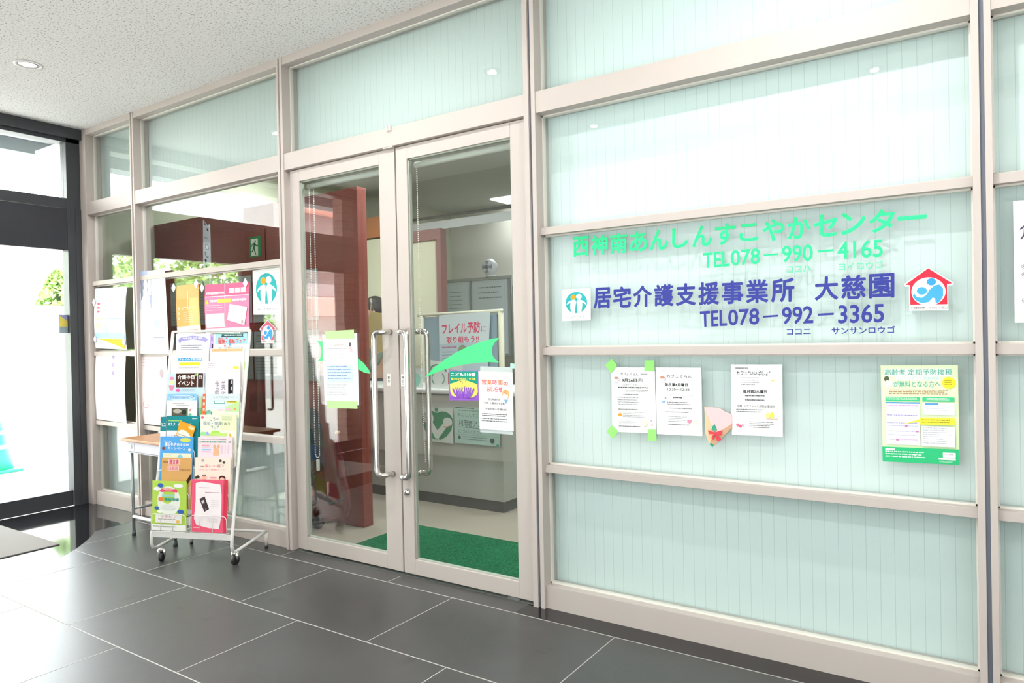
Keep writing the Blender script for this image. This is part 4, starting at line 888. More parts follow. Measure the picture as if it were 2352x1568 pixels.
p = Page(W([(-3.3470,1.3486),(-3.0492,1.3509),(-3.0463,0.9288),(-3.3400,0.9189)], YD-.0035), '#f7f9f9'); p.lines(.34, .15, .6, .17, 1, '#c6b8b0', .7, 2, 0); p.ell(.80, .155, .04, .03, '#6a6470'); p.poly([(.77, .18), (.84, .18), (.87, .26), (.80, .26)], '#f2c2c6')
p.lines(.1, .2, .75, .22, 1, '#c2bcc4', .6, 3, 0); p.lines(.1, .29, .85, .38, 3, '#cfd2d4', .3, 4, .1); p.rect(.1, .44, .85, .68, '#d3e9f8'); p.lines(.13, .45, .84, .66, 5, '#7f98c8', .35, 5, .3); p.lines(.1, .71, .85, .88, 5, '#bfc2c8', .3, 6, .3)
p.build('notice_sheet', 'white notice with a pale blue block held by green tape on the left door', 'notice')
p = Page(W([(-3.3199,1.3111),(-3.3045,1.3109),(-3.3052,1.2898),(-3.3206,1.2900)], YD), '#ffffff') if False else None
for c4, lb in (([(-3.3220,1.3666),(-3.0728,1.3718),(-3.0707,1.3220),(-3.3119,1.3216)], 'wide green tape strip along the top of the left door notice'), ([(-3.3224,0.9461),(-3.0572,0.9515),(-3.0568,0.9081),(-3.3180,0.9040)], 'wide green tape strip along the bottom of the left door notice')):
    o = MB().prism(c4, YD-.0062, YD-.0050).build('masking_tape', mat('#b9f29a', .5, 0, .3)); tag(o, lb, 'tape', 'wide green tape strips on the left door')
p = Page(W([(-2.3683,1.1401),(-2.1752,1.1421),(-2.1750,0.9868),(-2.3682,0.9813)], YD-.0004), '#9a62cc'); p.rect(.03, .03, .97, .49, '#1f9a80'); p.text('こども110番', .07, .07, .92, .20, '#f6f6f2', .03); p.text('青少年を守る店・守る家', .07, .24, .92, .33, '#f0e45a', .02, 1)
p.poly([(.03, .45), (.2, .40), (.36, .345), (.5, .33), (.64, .345), (.8, .40), (.97, .46), (.98, .72), (.93, .82), (.8, .9), (.72, .92), (.5, .7), (.3, .9), (.2, .88), (.1, .84), (.04, .72)], '#f2ee72')
p.ell(.41, .375, .025, .02, '#8a5a50'); p.ell(.58, .38, .025, .02, '#8a5a50'); p.poly([(.48, .55), (.52, .555), (.60, .48), (.55, .55), (.53, .57)], '#4f4a2a'); p.poly([(.49, .36), (.50, .36), (.46, .48), (.49, .49), (.44, .49)], '#8f8a50')
for sx in (-1, 1):
    c = lambda x, y: (.5+sx*x, y)
    p.poly([c(.02, .93), c(.0, .75), c(.05, .66), c(.24, .70), c(.28, .80), c(.22, .93)][::sx], '#8f56c4')
    for i in range(4): p.poly([c(.04+i*.055, .70), c(.02+i*.055+.02*i, .56-.0*i), c(.055+i*.055+.02*i, .55), c(.09+i*.055, .70)][::sx], '#8f56c4')
    p.poly([c(.26, .78), c(.32, .62), c(.37, .58), c(.385, .63), c(.29, .84)][::sx], '#8f56c4')
    for i in range(3): p.poly([c(.085+i*.06, .60), c(.095+i*.06, .60), c(.07+i*.045, .78), c(.06+i*.045, .78)][::sx], '#d9c8e6')
p.lines(.05, .9, .4, .97, 2, '#5f3a90', .3, 3, .2); p.lines(.6, .9, .95, .97, 2, '#5f3a90', .3, 4, .2)
p.build('poster', 'small square purple, green and yellow poster with two open hands on the right door', 'poster')
p = Page(W([(-2.1608,1.1634),(-1.9609,1.1605),(-1.9666,0.8222),(-2.1696,0.8232)], YD-.0002), '#c3cdcb'); p.build('backing_sheet', 'pale grey sheet showing above and below the opening hours notice', 'sheet')
p = Page(W([(-1.9722,1.1802),(-1.9382,1.1782),(-1.9388,1.1543),(-1.9728,1.1562)], YD-.0022), '#b9e8d6'); p.build('masking_tape', 'short mint tape at the top right corner of the opening hours notice', 'tape')
p = Page(W([(-2.1710,1.1378),(-1.9588,1.1347),(-1.9595,0.8408),(-2.1704,0.8397)], YD-.0034), '#f8f8f8'); cs = ['#e8685a', '#ee8a50', '#ec7080', '#ef9060', '#e8604e']
for i, ch in enumerate('営業時間の'): p.text(ch, .10+i*.158, .135+(.03 if ch == 'の' else 0), .10+i*.158+.135, .225, cs[i], .02)
for i, ch in enumerate('おしらせ'): p.text(ch, .25+i*.115, .255, .25+i*.115+.10, .345, ['#ea6a58', '#ee8a5a', '#ec6a80', '#e85a6a'][i], .02)
p.ell(.80, .375, .10, .085, '#f0b070'); p.ell(.795, .40, .075, .06, '#fbeee4'); p.poly([(.70, .36), (.80, .33), (.89, .40), (.78, .365)], '#ee9a5a'); p.poly([(.75, .47), (.86, .47), (.81, .54)], '#7fb0d0')
p.text('窓口相談対応', .29, .455, .64, .49, '#3c3c40', .004); p.text('月曜～土曜(祝日も営業)', .16, .52, .78, .56, '#3c3c40', .004); p.text('午前9:00～午後5:00', .20, .62, .82, .66, '#3c3c40', .004)
p.lines(.1, .72, .86, .78, 2, '#3c3c40', .45, 3, .1); p.lines(.08, .80, .84, .88, 2, '#606066', .4, 4, .0)
p.build('notice_sheet', 'white opening hours notice with orange-red brush heading on the right door', 'notice')

# ================================================================ POSTERS IN THE LEFT WINDOWS
YP = .058
def curl(a, ph=0): return lambda u, v: a*math.sin(v*3.14)*(.4+.6*abs(u-.5)*2)
p = Page([(-6.075, .040, 1.775), (-5.585, .040, 1.765), (-5.60, .034, 1.27), (-6.085, .034, 1.285)], '#f4f6f8', bend=curl(.012))
p.rect(.03, .02, .97, .14, '#c9d2da'); p.rect(.03, .15, .97, .24, '#cfe9f4'); p.lines(.10, .24, .18, .44, 3, '#e6606a', .6, 3, .1); p.rect(.02, .49, .35, .52, '#cfe6b8'); p.ell(.15, .62, .1, .06, '#cfe6b8'); p.ell(.35, .68, .08, .07, '#b9dce6'); p.rect(.46, .50, .97, .51, '#8fb4e0')
p.rect(.03, .74, .97, .83, '#a9d0ee'); p.lines(.1, .75, .8, .82, 2, '#6f9ad0', .4, 3, .1); p.poly([(.10, .84), (.97, .84), (.97, .99), (.60, .92)], '#f2b23a'); p.poly([(.05, .84), (.35, .87), (.97, .99), (.05, .99)], '#d6d8d6')
p.build('poster', 'pale blue poster with an orange foot in the narrow window by the facade', 'poster')
p = Page([(-6.09, .038, 1.250), (-5.62, .038, 1.240), (-5.63, .034, .69), (-6.10, .034, .70)], '#f7f6f8', bend=curl(.010))
p.lines(.56, .03, .64, .38, 3, '#b0a0c8', .6, 3, .1); p.lines(.1, .45, .5, .9, 9, '#dcdce4', .3, 4, .4)
p.build('poster', 'almost blank white poster with one vertical line of print in the narrow window', 'poster')
p = Page([(-5.43, .030, 1.870), (-5.04, .036, 1.862), (-4.98, .020, 1.235), (-5.39, .020, 1.24)], '#f6f6f8', bend=lambda u, v: .02*v*v*math.sin(u*3.1))
p.rect(.0, .0, .52, .46, '#a8b2cc'); p.ell(.28, .13, .13, .09, '#8a90a6'); p.ell(.33, .17, .07, .07, '#e6dce4'); p.poly([(.12, .46), (.14, .28), (.24, .22), (.38, .24), (.47, .34), (.5, .46)], '#dfe6f4'); p.poly([(.17, .14), (.24, .10), (.24, .3), (.16, .36)], '#90949e'); p.rect(.42, 0, .52, .3, '#cfe0f0')
p.rect(.52, .58, .93, .78, '#cfdcec'); p.ell(.68, .64, .1, .05, '#bcd0ea'); p.ell(.84, .70, .04, .07, '#f0f2f6'); p.lines(.56, .8, .9, .83, 1, '#b0b4c4', .5, 3, .1)
p.build('poster', 'tall curled white poster with a faint photo of a woman at its top left', 'poster')
p = Page([(-5.42, .034, 1.235), (-5.03, .034, 1.235), (-4.99, .026, .70), (-5.36, .026, .70)], '#f8efee', bend=curl(.012))
p.lines(.1, .03, .9, .2, 4, '#e0c8cc', .3, 3, .3); p.ell(.3, .28, .08, .06, '#f4d6d0'); p.ell(.8, .27, .07, .06, '#b9a8ac'); p.poly([(.15, .4), (.38, .36), (.45, .7), (.12, .72)], '#f6dcd8'); p.ring(.16, .72, .1, .05, .2, '#f0a0a4'); p.lines(.4, .45, .9, .7, 6, '#ecd8d8', .3, 5, .4); p.rect(.55, .78, .95, .85, '#cfe6ee'); p.rect(.62, .88, .95, .93, '#f2c8c8')
p.build('poster', 'pale pink poster with faint figure drawings below the woman poster', 'poster')
p = Page(W([(-4.9099,1.7337),(-4.6307,1.7365),(-4.6189,1.3835),(-4.9143,1.3732)], .05), '#f6a862', bend=curl(.006)); p.rect(.03, .0, .97, .28, '#f5b273'); p.rect(.55, .28, .97, .84, '#f6c480'); p.rect(.0, .84, 1, 1, '#f8ece2')
p.rect(.49, .12, .51, .48, '#f9e6cc'); p.ring(.38, .52, .14, .07, .2, '#f9e0b8', 180, 360); p.ring(.62, .52, .14, .07, .2, '#f9e0b8', 180, 360); p.lines(.3, .55, .75, .78, 6, '#f9dfb4', .5, 3, .1); p.lines(.09, .45, .16, .75, 3, '#f9e0c0', .6, 3, .1); p.lines(.1, .92, .9, .96, 1, '#c9a88c', .6, 4, .1)
p.build('poster', 'narrow orange poster with thin cream line drawing in the poster window', 'poster')
p = Page(W([(-4.5577,1.7200),(-4.0554,1.7116),(-4.0634,1.3787),(-4.5614,1.3763)], .05), '#f2688e', bend=curl(.005)); p.rect(.0, .26, 1, .90, '#f287ac'); p.rect(.0, .90, 1, 1, '#f6f2f2'); p.rect(.455, .0, .47, .9, '#f6c6d6'); p.rect(0, .245, 1, .26, '#fbe6ee')
for i in range(3): p.rect(.56+i*.13, .10, .67+i*.13, .20, '#f7e6ee')
p.lines(.04, .16, .45, .22, 1, '#fbe9f0', .9, 3, 0); p.poly([(.06, .31), (.10, .40), (.02, .40)], '#f6d84a'); p.rect(.30, .31, .62, .385, '#f6dc60'); p.lines(.36, .32, .56, .375, 3, '#e0609a', .6, 3, .1); p.lines(.12, .32, .3, .38, 1, '#fbeef4', .9, 4, 0); p.lines(.64, .32, .95, .38, 1, '#fbeef4', .9, 5, 0)
p.lines(.05, .43, .44, .57, 3, '#fad6e4', .35, 6, .1); p.rect(.04, .60, .455, .885, '#fbf6f8'); p.lines(.07, .63, .42, .85, 6, '#e6ccd6', .25, 7, .2); p.poly([(.58, .42), (.97, .50), (.90, .86), (.52, .74)], '#fbf7f9'); p.ring(.62, .50, .03, .04, .3, '#58b09a'); p.lines(.60, .58, .86, .72, 4, '#e2d4da', .2, 8, .2); p.rect(.83, .76, .88, .82, '#c8b0b8')
p.build('poster', 'double pink poster with white boxes and a yellow patch beside the orange poster', 'poster')

def tapes(lst, y, host):
    for (x, z), w_ in lst[0]:
        o = MB().prism([(x-.028, z), (x, z+.034), (x+.028, z), (x, z-.034)], y-.001, y).build('clear_tape', mat('#efe9f2', .4, 0, .4)); tag(o, w_+' tape diamond on the '+host, 'tape', 'pale tapes on the window posters')
tapes([[((-6.075, 1.66), 'pale upper left'), ((-5.60, 1.69), 'pale upper right'), ((-6.07, 1.36), 'pale lower left'), ((-5.62, 1.33), 'pale lower right')]], .024, 'pale blue poster by the facade')
tapes([[((-4.945, 1.72), 'pale left'), ((-4.66, 1.735), 'pale right')]], .046, 'narrow orange poster')
tapes([[((-4.585, 1.70), 'pale left'), ((-4.09, 1.705), 'pale right')]], .043, 'double pink poster')

# ================================================================ SCHOOL DESK
dk = empty('school_desk', (-4.66, -.18, 0)); tag(dk, 'small school desk with a wooden top and grey tube legs behind the rack', 'desk')
M_WOOD = proc('desk_wood', lambda n, l, b, v: l.new(ramp(n, l, noise(n, l, mapped(n, l, v, (3, 40, 3)), 2.0, 3), [(.3, '#a8703f'), (.7, '#c08a55')]), b.inputs['Base Color']), .35, .5)
MB().box(-4.985, -4.335, -.345, -.02, .644, .664).build('top', M_WOOD, dk, .004)
MB().box(-4.93, -4.39, -.325, -.32, .575, .644).build('front_panel', mat('#d9d8e6', .4), dk, .001)
MB().box(-4.93, -4.39, -.32, -.05, .565, .572).build('shelf', mat('#c9cad2', .4), dk)
p = Page(quad(-4.895, -4.84, .636, .580, -.3265), '#eeeef4', .0006); p.ell(.42, .5, .2, .28, '#b9bccb'); p.build('sticker', parent=dk)
M_LEG = mat('#a7aaa9', .3, .5)
for xt, xb in ((-4.925, -4.868), (-4.395, -4.365)):
    for yt, yb in ((-.30, -.328), (-.06, -.045)):
        xq = xt if xt < -4.6 else xt
        MB().tube([(xt, yt, .57), (xb if yt < -.2 else xt+.0, yb, .03)], .011, 10).build('leg', M_LEG, dk)
        MB().tube([(xb if yt < -.2 else xt, yb, .035), (xb if yt < -.2 else xt, yb, .0)], [.0125, .015], 10).build('foot', mat('#4f5354', .6), dk)
MB().tube([(-4.93, -.31, .17), (-4.93, -.055, .17)], .009, 8).build('side_bar', M_LEG, dk); MB().tube([(-4.40, -.31, .17), (-4.395, -.055, .17)], .009, 8).build('side_bar', M_LEG, dk)
MB().tube([(-4.87, -.325, .13), (-4.38, -.325, .13)], .011, 10).build('foot_bar', mat('#e6e2de', .35), dk)

# ================================================================ LEAFLET RACK (local axes: u along the front, d towards the wall)
RO = Vector((-4.146, -.542, 0)); EX = Vector((.486, .19, 0)).normalized(); EY = Vector((-EX.y, EX.x, 0))
def L3(u, d, z): return tuple(RO+EX*u+EY*d+Vector((0, 0, z)))
rk = empty('leaflet_rack', tuple(RO)); tag(rk, 'white wire leaflet rack on casters leaning back in front of the windows', 'rack')
M_WH = mat('#ecebe6', .35, 0, .4)
SL = .235/1.24    # lean of the uprights
def upright(u):
    pts = [(u, -.012, .16)]
    zs = [.20, .5, .8, 1.1, 1.385]
    pts = [(u, .34, .105), (u, .10, .082), (u, .02, .075), (u, -.012, .085), (u, -.022, .115), (u, -.018, .16)]+[(u, -.018+(z-.16)*SL, z) for z in zs]
    return [L3(*p) for p in pts]
for u in (-.052, .492):
    MB().tube(upright(u), .0095, 12).build('upright', M_WH, rk)
MB().tube([L3(-.052, .34, .105), L3(.492, .34, .105)], .0085, 10).build('rear_bar', M_WH, rk)
MB().tube([L3(-.052, -.018+1.225*SL, 1.385), L3(.492, -.018+1.225*SL, 1.385)], .0085, 10).build('top_bar', M_WH, rk)
q = MB(); a = [L3(-.045, -.02, .150), L3(.485, -.02, .150), L3(.485, -.02, .182), L3(-.045, -.02, .182)]; b_ = [tuple(Vector(p)+EY*.012) for p in a]
q.add(a+b_, [(0, 1, 2, 3), (7, 6, 5, 4), (0, 4, 5, 1), (1, 5, 6, 2), (2, 6, 7, 3), (3, 7, 4, 0)]); q.build('front_bar', M_WH, rk)
MB().tube([L3(.216, -.012, .17), L3(.216, -.012+1.2*SL, 1.385)], .004, 8).build('centre_wire', M_WH, rk)
for u in (-.052, .492): 
    MB().tube([L3(u, .34, .105), L3(u, .34, .018)], .0095, 10).build('rear_foot', M_WH, rk); MB().tube([L3(u, .34, .018), L3(u, .34, 0)], .0105, 10).build('rubber_tip', mat('#2a2a2a', .6), rk)
for u, rot in ((.0, .5), (.492, 0.0)):
    c = Vector(L3(u, .008 if u else .0, .028)); ax = Vector((math.cos(.2+rot), math.sin(.2+rot), 0))
    q = MB(); pts = []
    side = ax
    q.tube([c-side*.011, c-side*.009, c+side*.009, c+side*.011], [.022, .028, .028, .022], 20); ww = q.build('caster_wheel', mat('#1e1e20', .5), rk)
    q = MB(); up_ = c+Vector((0, 0, .046)); q.tube([tuple(up_+Vector((0, 0, -.016))), tuple(up_+Vector((0, 0, .006)))], .016, 14)
    for s_ in (-1, 1): q.tube([tuple(up_+side*.014*s_), tuple(c+side*.0145*s_)], [.012, .007], 8)
    q.build('caster_fork', M_CHROME, rk)
STEP = .1255; BK = .030
cols = ((-.040, .200), (.226, .470))
for t in range(8):
    d0 = -.016+BK*t; z0 = .190+STEP*t
    for (ua, ub) in cols:
        q = MB()
        def wire(pts, r=.0017): q.tube([L3(*p) for p in pts], r, 6)
        zt = z0+.105; dF = d0-.020
        wire([(ua, dF+.018, z0), (ua, dF, z0+.002), (ua, dF, zt-.02), (ua+.008, dF, zt-.005), (ua+.025, dF, zt), (ub-.025, dF, zt), (ub-.008, dF, zt-.005), (ub, dF, zt-.02), (ub, dF, z0+.002), (ub, dF+.018, z0)], .0021)
        wire([(ua, dF, z0), (ub, dF, z0)], .0021)
        m0 = ua+(ub-ua)*.27; m1 = ua+(ub-ua)*.62
        wire([(m0, dF, z0), (m0, dF, zt-.03), (m0+.012, dF, zt-.008), ((m0+m1)/2, dF, zt), (m1-.012, dF, zt-.008), (m1, dF, zt-.03), (m1, dF, z0)], .0016)
        wire([(ua, dF+.018, z0), (ub, dF+.018, z0)], .0016)
        q.build('wire_pocket', M_WH, rk)
# leaflets: each a sheet standing in its pocket
def leafp(t, ua, ub, zt, col, lean=.012, h=.297, dd=0.0, skew=0.0, th=.003, zoff=0, bend=None):
    d0 = -.016+BK*t; zb = .194+STEP*t+zoff; zt_ = zt if zt else zb+h
    c4 = [L3(ua+skew, d0+lean-dd, zt_), L3(ub+skew, d0+lean-dd, zt_), L3(ub, d0-.008-dd, zb), L3(ua, d0-.008-dd, zb)]
    return Page(c4, col, th, bend)
GR = 'leaflets standing in the white rack'
def bl(p, lab): p.build('leaflet', lab, 'leaflet', GR)
# left column, bottom to top
p = leafp(0, -.045, .190, .488, '#b4d65a', .006, th=.006, bend=lambda u, v: .006*math.sin(u*3.1)*(1-v)); p.rect(.0, .88, 1, 1, '#f3f4ee'); p.ell(.50, .40, .34, .30, '#eef2e6'); p.ell(.26, .09, .09, .045, '#3a66b4'); p.ell(.16, .16, .11, .04, '#f4f6f0'); p.ell(.78, .09, .14, .04, '#f4f6f0')
p.poly([(.24, .19), (.30, .155), (.5, .145), (.7, .155), (.77, .19), (.74, .225), (.5, .205), (.27, .225)], '#ec4f78'); p.lines(.32, .155, .68, .19, 3, '#fdf0c8', .6, 3, .1); p.rect(.30, .27, .68, .315, '#9ed6c4'); p.lines(.33, .275, .65, .31, 1, '#2f8f80', .9, 3, 0)
p.ell(.27, .365, .075, .04, '#f08a40'); p.text('無料', .22, .35, .32, .38, '#fff4e8', .02, 1); p.text('電話相談', .38, .335, .80, .395, '#2f9f8e', .03); p.ell(.15, .55, .07, .035, '#3a66b4'); p.ell(.85, .61, .10, .04, '#3a66b4'); p.ell(.25, .62, .09, .03, '#f4f6f0'); p.ell(.5, .52, .2, .06, '#dfe2e0')
p.rect(.12, .67, .88, .845, '#f6f3ee'); p.text('078-341-6699', .22, .69, .80, .74, '#e85a90', .01); p.lines(.2, .76, .7, .785, 1, '#a8a09a', .8, 5, 0); p.ell(.78, .81, .06, .03, '#f2c060'); p.lines(.05, .91, .8, .93, 1, '#9a9a96', .8, 6, .1)
bl(p, 'bright green leaflet about telephone advice in the lowest left pocket')
p = leafp(1, -.002, .205, .623, '#d9a868', .010).scaled(0.8); p.lines(.05, .10, .2, .14, 1, '#8a5a38', .8, 2, 0); p.rect(.22, .04, .60, .17, '#f2c6bc'); p.text('遺言書', .25, .05, .57, .16, '#cf4060', .01); p.rect(.2, .20, .58, .32, '#f2c6bc'); p.text('法務局', .23, .21, .55, .31, '#cf5070', .0); p.text('が預かります', .60, .27, .97, .33, '#8a5a38', 0, 1)
p.poly([(.70, .72), (.98, .38), (1, .38), (1, .50), (.78, .75)], '#3a2c26'); p.poly([(.50, .68), (.62, .64), (.74, .72), (.86, .72), (1, .68), (1, 1), (.70, 1), (.56, .80)], '#e6b498'); p.poly([(.48, .90), (.7, .86), (.8, .95), (.6, 1)], '#dca888')
bl(p, 'tan kraft-coloured leaflet with a hand holding a pen, second pocket up on the left')
p = leafp(2, -.034, .194, .745, '#58a8e8', .010, th=.008).scaled(0.5); p.ell(.77, .13, .16, .09, '#d3dc6a'); p.lines(.1, .16, .34, .2, 1, '#dff0fc', .9, 2, 0)
p.text('運転免許自主返納', .13, .22, .88, .40, '#f4fafe', .02, 2, .27, .36); p.text('キャンペーン', .24, .40, .78, .52, '#f4fafe', .02, 2, .42, .53); p.ell(.11, .47, .05, .06, '#8a5048'); p.ell(.90, .52, .04, .06, '#f0ead8'); p.rect(.1, .66, .95, 1, '#eef0d4'); p.lines(.13, .70, .4, .8, 3, '#c0c6a8', .3, 3, .2); p.ell(.62, .80, .08, .09, '#8fd0e0'); p.ell(.85, .88, .05, .04, '#d0b060')
bl(p, 'blue campaign leaflet with white arched lettering, third pocket up on the left')
p = leafp(3, -.010, .214, .868, '#1f8a92', .010, th=.006).scaled(0.6); p.text('マスク、必要ですか?', .05, .22, .78, .34, '#f4fafa', .02, 2); p.lines(.06, .14, .5, .19, 1, '#a8e070', .9, 3, .1); p.lines(.80, .07, .96, .11, 1, '#cfe8e8', .9, 4, 0); p.rect(.0, .50, .45, 1, '#f3efee'); p.lines(.25, .66, .4, .7, 1, '#a8a0a0', .8, 5, 0)
bl(p, 'teal leaflet about masks with white lettering, fourth pocket up on the left')
p = leafp(3, -.055, -.015, .862, '#1f8a92', .012).scaled(0.6); p.text('マス', .1, .22, .95, .34, '#f4fafa', .02); p.rect(0, .5, 1, 1, '#f3efee'); bl(p, 'narrow strip of a second teal leaflet showing left of the mask leaflet')
d_ = -.016+BK*3-.012
p = Page([L3(.102, d_, .842), L3(.207, d_, .806), L3(.180, d_-.006, .725), L3(.075, d_-.006, .755)], '#f6a52c', .002); p.ell(.78, .2, .2, .13, '#fbd6a0'); p.poly([(.05, .75), (.2, .55), (.45, .50), (.7, .60), (.95, .85), (.95, 1), (.05, 1)], '#fbf1e2'); p.lines(.1, .85, .8, .95, 1, '#a89a88', .6, 3, .1)
bl(p, 'small tilted orange card leaning in front of the teal mask leaflet')
p = leafp(4, -.024, .182, 1.000, '#8fc8f2', .010).scaled(0.5); p.ell(.5, .16, .45, .12, '#c8e4f8'); p.lines(.1, .10, .8, .22, 3, '#4f86c8', .6, 3, .1); p.ring(.85, .10, .06, .06, .3, '#6a8fb0'); bl(p, 'sky blue leaflet with line-drawn characters, fifth pocket up on the left')
p = leafp(4, -.020, .190, .962, '#f4f4f4', .006, dd=.006).scaled(0.5); p.lines(.2, .14, .62, .18, 1, '#9a9a9a', .7, 2, .1); p.lines(.3, .22, .75, .26, 1, '#9a9a9a', .7, 3, .1); p.rect(.16, .36, .70, .74, '#5a5a50'); p.ell(.35, .5, .14, .1, '#b8b4a4'); p.ell(.58, .55, .08, .12, '#2f302c'); p.rect(.66, .42, .70, .7, '#6a9a5a'); p.ell(.78, .45, .03, .05, '#e08a80'); p.ell(.78, .65, .05, .06, '#6ac0a0'); bl(p, 'white leaflet with a dark outdoor photograph in front of the sky blue one')
p = leafp(4, .195, .215, .985, '#b8d8a0', .012).scaled(0.5); p.rect(0, .5, 1, 1, '#7fc070'); bl(p, 'sliver of a green leaflet at the right of the fifth left pocket')
p = leafp(5, -.045, .216, 1.125, '#cfe8f2', .010, th=.006).scaled(0.7); p.ell(.12, .14, .06, .05, '#e890b0'); p.ell(.13, .26, .08, .06, '#e8f0b0'); p.poly([(.04, .34), (.2, .34), (.15, .50), (.08, .50)], '#f090a8')
p.rect(.24, .0, .80, .40, '#4a2a22'); p.rect(.835, .0, .97, .40, '#4a2a22'); p.text('介護の日', .28, .04, .74, .17, '#fbf8f4', .03); p.text('イベント', .29, .21, .73, .36, '#fbf8f4', .03); p.text('日', .86, .06, .94, .16, '#fbf8f4', .02); p.ell(.78, .04, .04, .03, '#a8c860'); p.ell(.30, .49, .06, .05, '#ec6aa4'); p.lines(.40, .45, .80, .55, 3, '#8a9aa8', .3, 3, .2)
bl(p, 'leaflet with a dark brown event title block, sixth pocket up on the left')
p = leafp(6, -.040, .228, 1.242, '#f6f6f6', .010, th=.008).scaled(0.5); p.rect(.20, .14, .84, .27, '#48a8e0'); p.text('フレイル予防体操', .22, .155, .82, .255, '#f2fbff', .03); p.rect(.22, .33, .79, .46, '#f4f03c'); p.lines(.33, .355, .68, .43, 2, '#b8a840', .3, 3, .1); p.lines(.2, .56, .75, .58, 1, '#6a6a70', .8, 4, .1)
bl(p, 'white leaflet with a blue title bar and yellow box, seventh pocket up on the left')
p = leafp(7, -.022, .215, 1.372, '#eef0fa', .010, th=.006).scaled(0.6); p.poly([(.06, .22), (.14, .13), (.5, .07), (.86, .13), (.96, .22), (.88, .32), (.84, .26), (.5, .20), (.16, .26), (.12, .36)], '#a8a4dc'); p.text('地域活動 交流 講座', .2, .125, .8, .20, '#f6f4fc', .02, 1); p.lines(.15, .40, .8, .62, 3, '#6a6a78', .3, 3, .2)
bl(p, 'lavender leaflet with an arched ribbon heading in the top left pocket')
# right column, bottom to top
p = leafp(0, .228, .440, .502, '#ec5f7c', .006, th=.004); p.poly([(.12, .07), (.3, .035), (.9, .085), (.94, .3), (.93, .7), (.86, .93), (.55, .92), (.15, .87), (.07, .75), (.12, .4)], '#faf1f2'); p.lines(.22, .145, .58, .165, 1, '#d8b0b8', .8, 3, 0); p.lines(.42, .235, .88, .255, 1, '#c88a98', .8, 4, 0)
p.poly([(.24, .37), (.41, .32), (.55, .56), (.40, .615)], '#463c3e'); p.poly([(.30, .41), (.38, .385), (.41, .44), (.34, .46)], '#d8ccce'); p.ell(.45, .56, .02, .01, '#e07080'); p.lines(.62, .39, .88, .54, 4, '#b8a8ac', .25, 5, .2); p.lines(.5, .74, .86, .82, 4, '#c0b0b4', .25, 6, .1); p.lines(.05, .91, .25, .93, 1, '#fbe0e4', .9, 7, 0)
bl(p, 'rose-red bordered leaflet with a dark card picture in the lowest right pocket')
p = leafp(0, .440, .462, .502, '#d83f58', .012, th=.004); bl(p, 'deep red edge of a second leaflet beside the rose-red one')
p = leafp(1, .228, .466, .628, '#f9e6d6', .010, th=.006).scaled(0.5); p.text('集いの場', .28, .26, .72, .38, '#ec6a86', .0); p.lines(.16, .33, .26, .37, 1, '#8a8080', .8, 2, 0); p.text('みんなで健康づくり', .12, .42, .86, .50, '#ee94a6', 0, 1); p.ell(.22, .12, .04, .05, '#b8aea8'); p.ell(.72, .12, .04, .05, '#57504e'); p.ell(.82, .18, .04, .05, '#57504e'); p.ring(.72, .30, .1, .05, .15, '#b0a8a4')
p.ell(.27, .76, .07, .09, '#f2bca8'); p.ell(.27, .69, .06, .04, '#8a7a70'); p.ell(.78, .78, .09, .10, '#4a2422'); p.ell(.78, .82, .065, .075, '#f4c8b4'); p.ell(.09, .75, .05, .06, '#3a3836'); p.ell(.04, .78, .03, .05, '#3a3836'); p.rect(.45, .74, .62, .78, '#f29ab0')
bl(p, 'cream leaflet with drawn faces and pink title, second pocket up on the right')
p = leafp(2, .228, .462, .745, '#f6dfe6', .010, th=.008).scaled(0.42); p.lines(.08, .09, .82, .125, 1, '#a08a90', .9, 2, 0); p.text('自筆証書遺言書保管制度', .05, .18, .82, .26, '#5fb08a', .02, 2); p.text('度', .88, .18, .97, .26, '#5fb08a', .02, 2); p.rect(.12, .37, .34, .40, '#ec90a8'); p.rect(.12, .56, .38, .63, '#8fc4f0'); p.rect(.12, .68, .38, .71, '#ec90a8'); p.lines(.12, .43, .35, .52, 3, '#c8b8bc', .3, 3, .1)
p.ell(.49, .44, .035, .09, '#e0b08a'); p.ell(.61, .44, .035, .09, '#e0b08a'); p.ell(.54, .62, .075, .11, '#e6b890'); p.poly([(.45, .78), (.49, .62), (.62, .62), (.62, .85), (.46, .85)], '#e6b890')
for i in range(3): p.vtext('遺言書保管', .70+i*.09, .36, .725+i*.09, .78, '#b8a8b4')
bl(p, 'pink leaflet with a small tan rabbit drawing, third pocket up on the right')
p = leafp(3, .226, .474, .876, '#f0f4e0', .010, th=.006).scaled(0.6); p.rect(.55, .0, 1, .5, '#e9f0c4'); p.ell(.06, .09, .04, .04, '#e06a90'); p.text('こうべ', .26, .08, .52, .20, '#5a6a78', .0); p.text('福祉・健康', .08, .21, .60, .34, '#6a86a0', .0); p.text('フェア', .30, .36, .52, .48, '#5a6a78', 0); p.text('10.2', .62, .25, .82, .34, '#4f5a50', .0); p.lines(.6, .06, .88, .20, 4, '#8aa088', .3, 3, .1)
p.ell(.10, .62, .1, .06, '#9fe09a'); p.ell(.43, .58, .12, .07, '#a8dc60'); p.rect(.2, .60, .74, .68, '#b9e470'); p.poly([(.16, .56), (.23, .56), (.26, .66), (.2, .68)], '#9aa8e0'); p.ell(.83, .66, .04, .05, '#f2b45a')
bl(p, 'pale yellow-green fair leaflet with a date, fourth pocket up on the right')
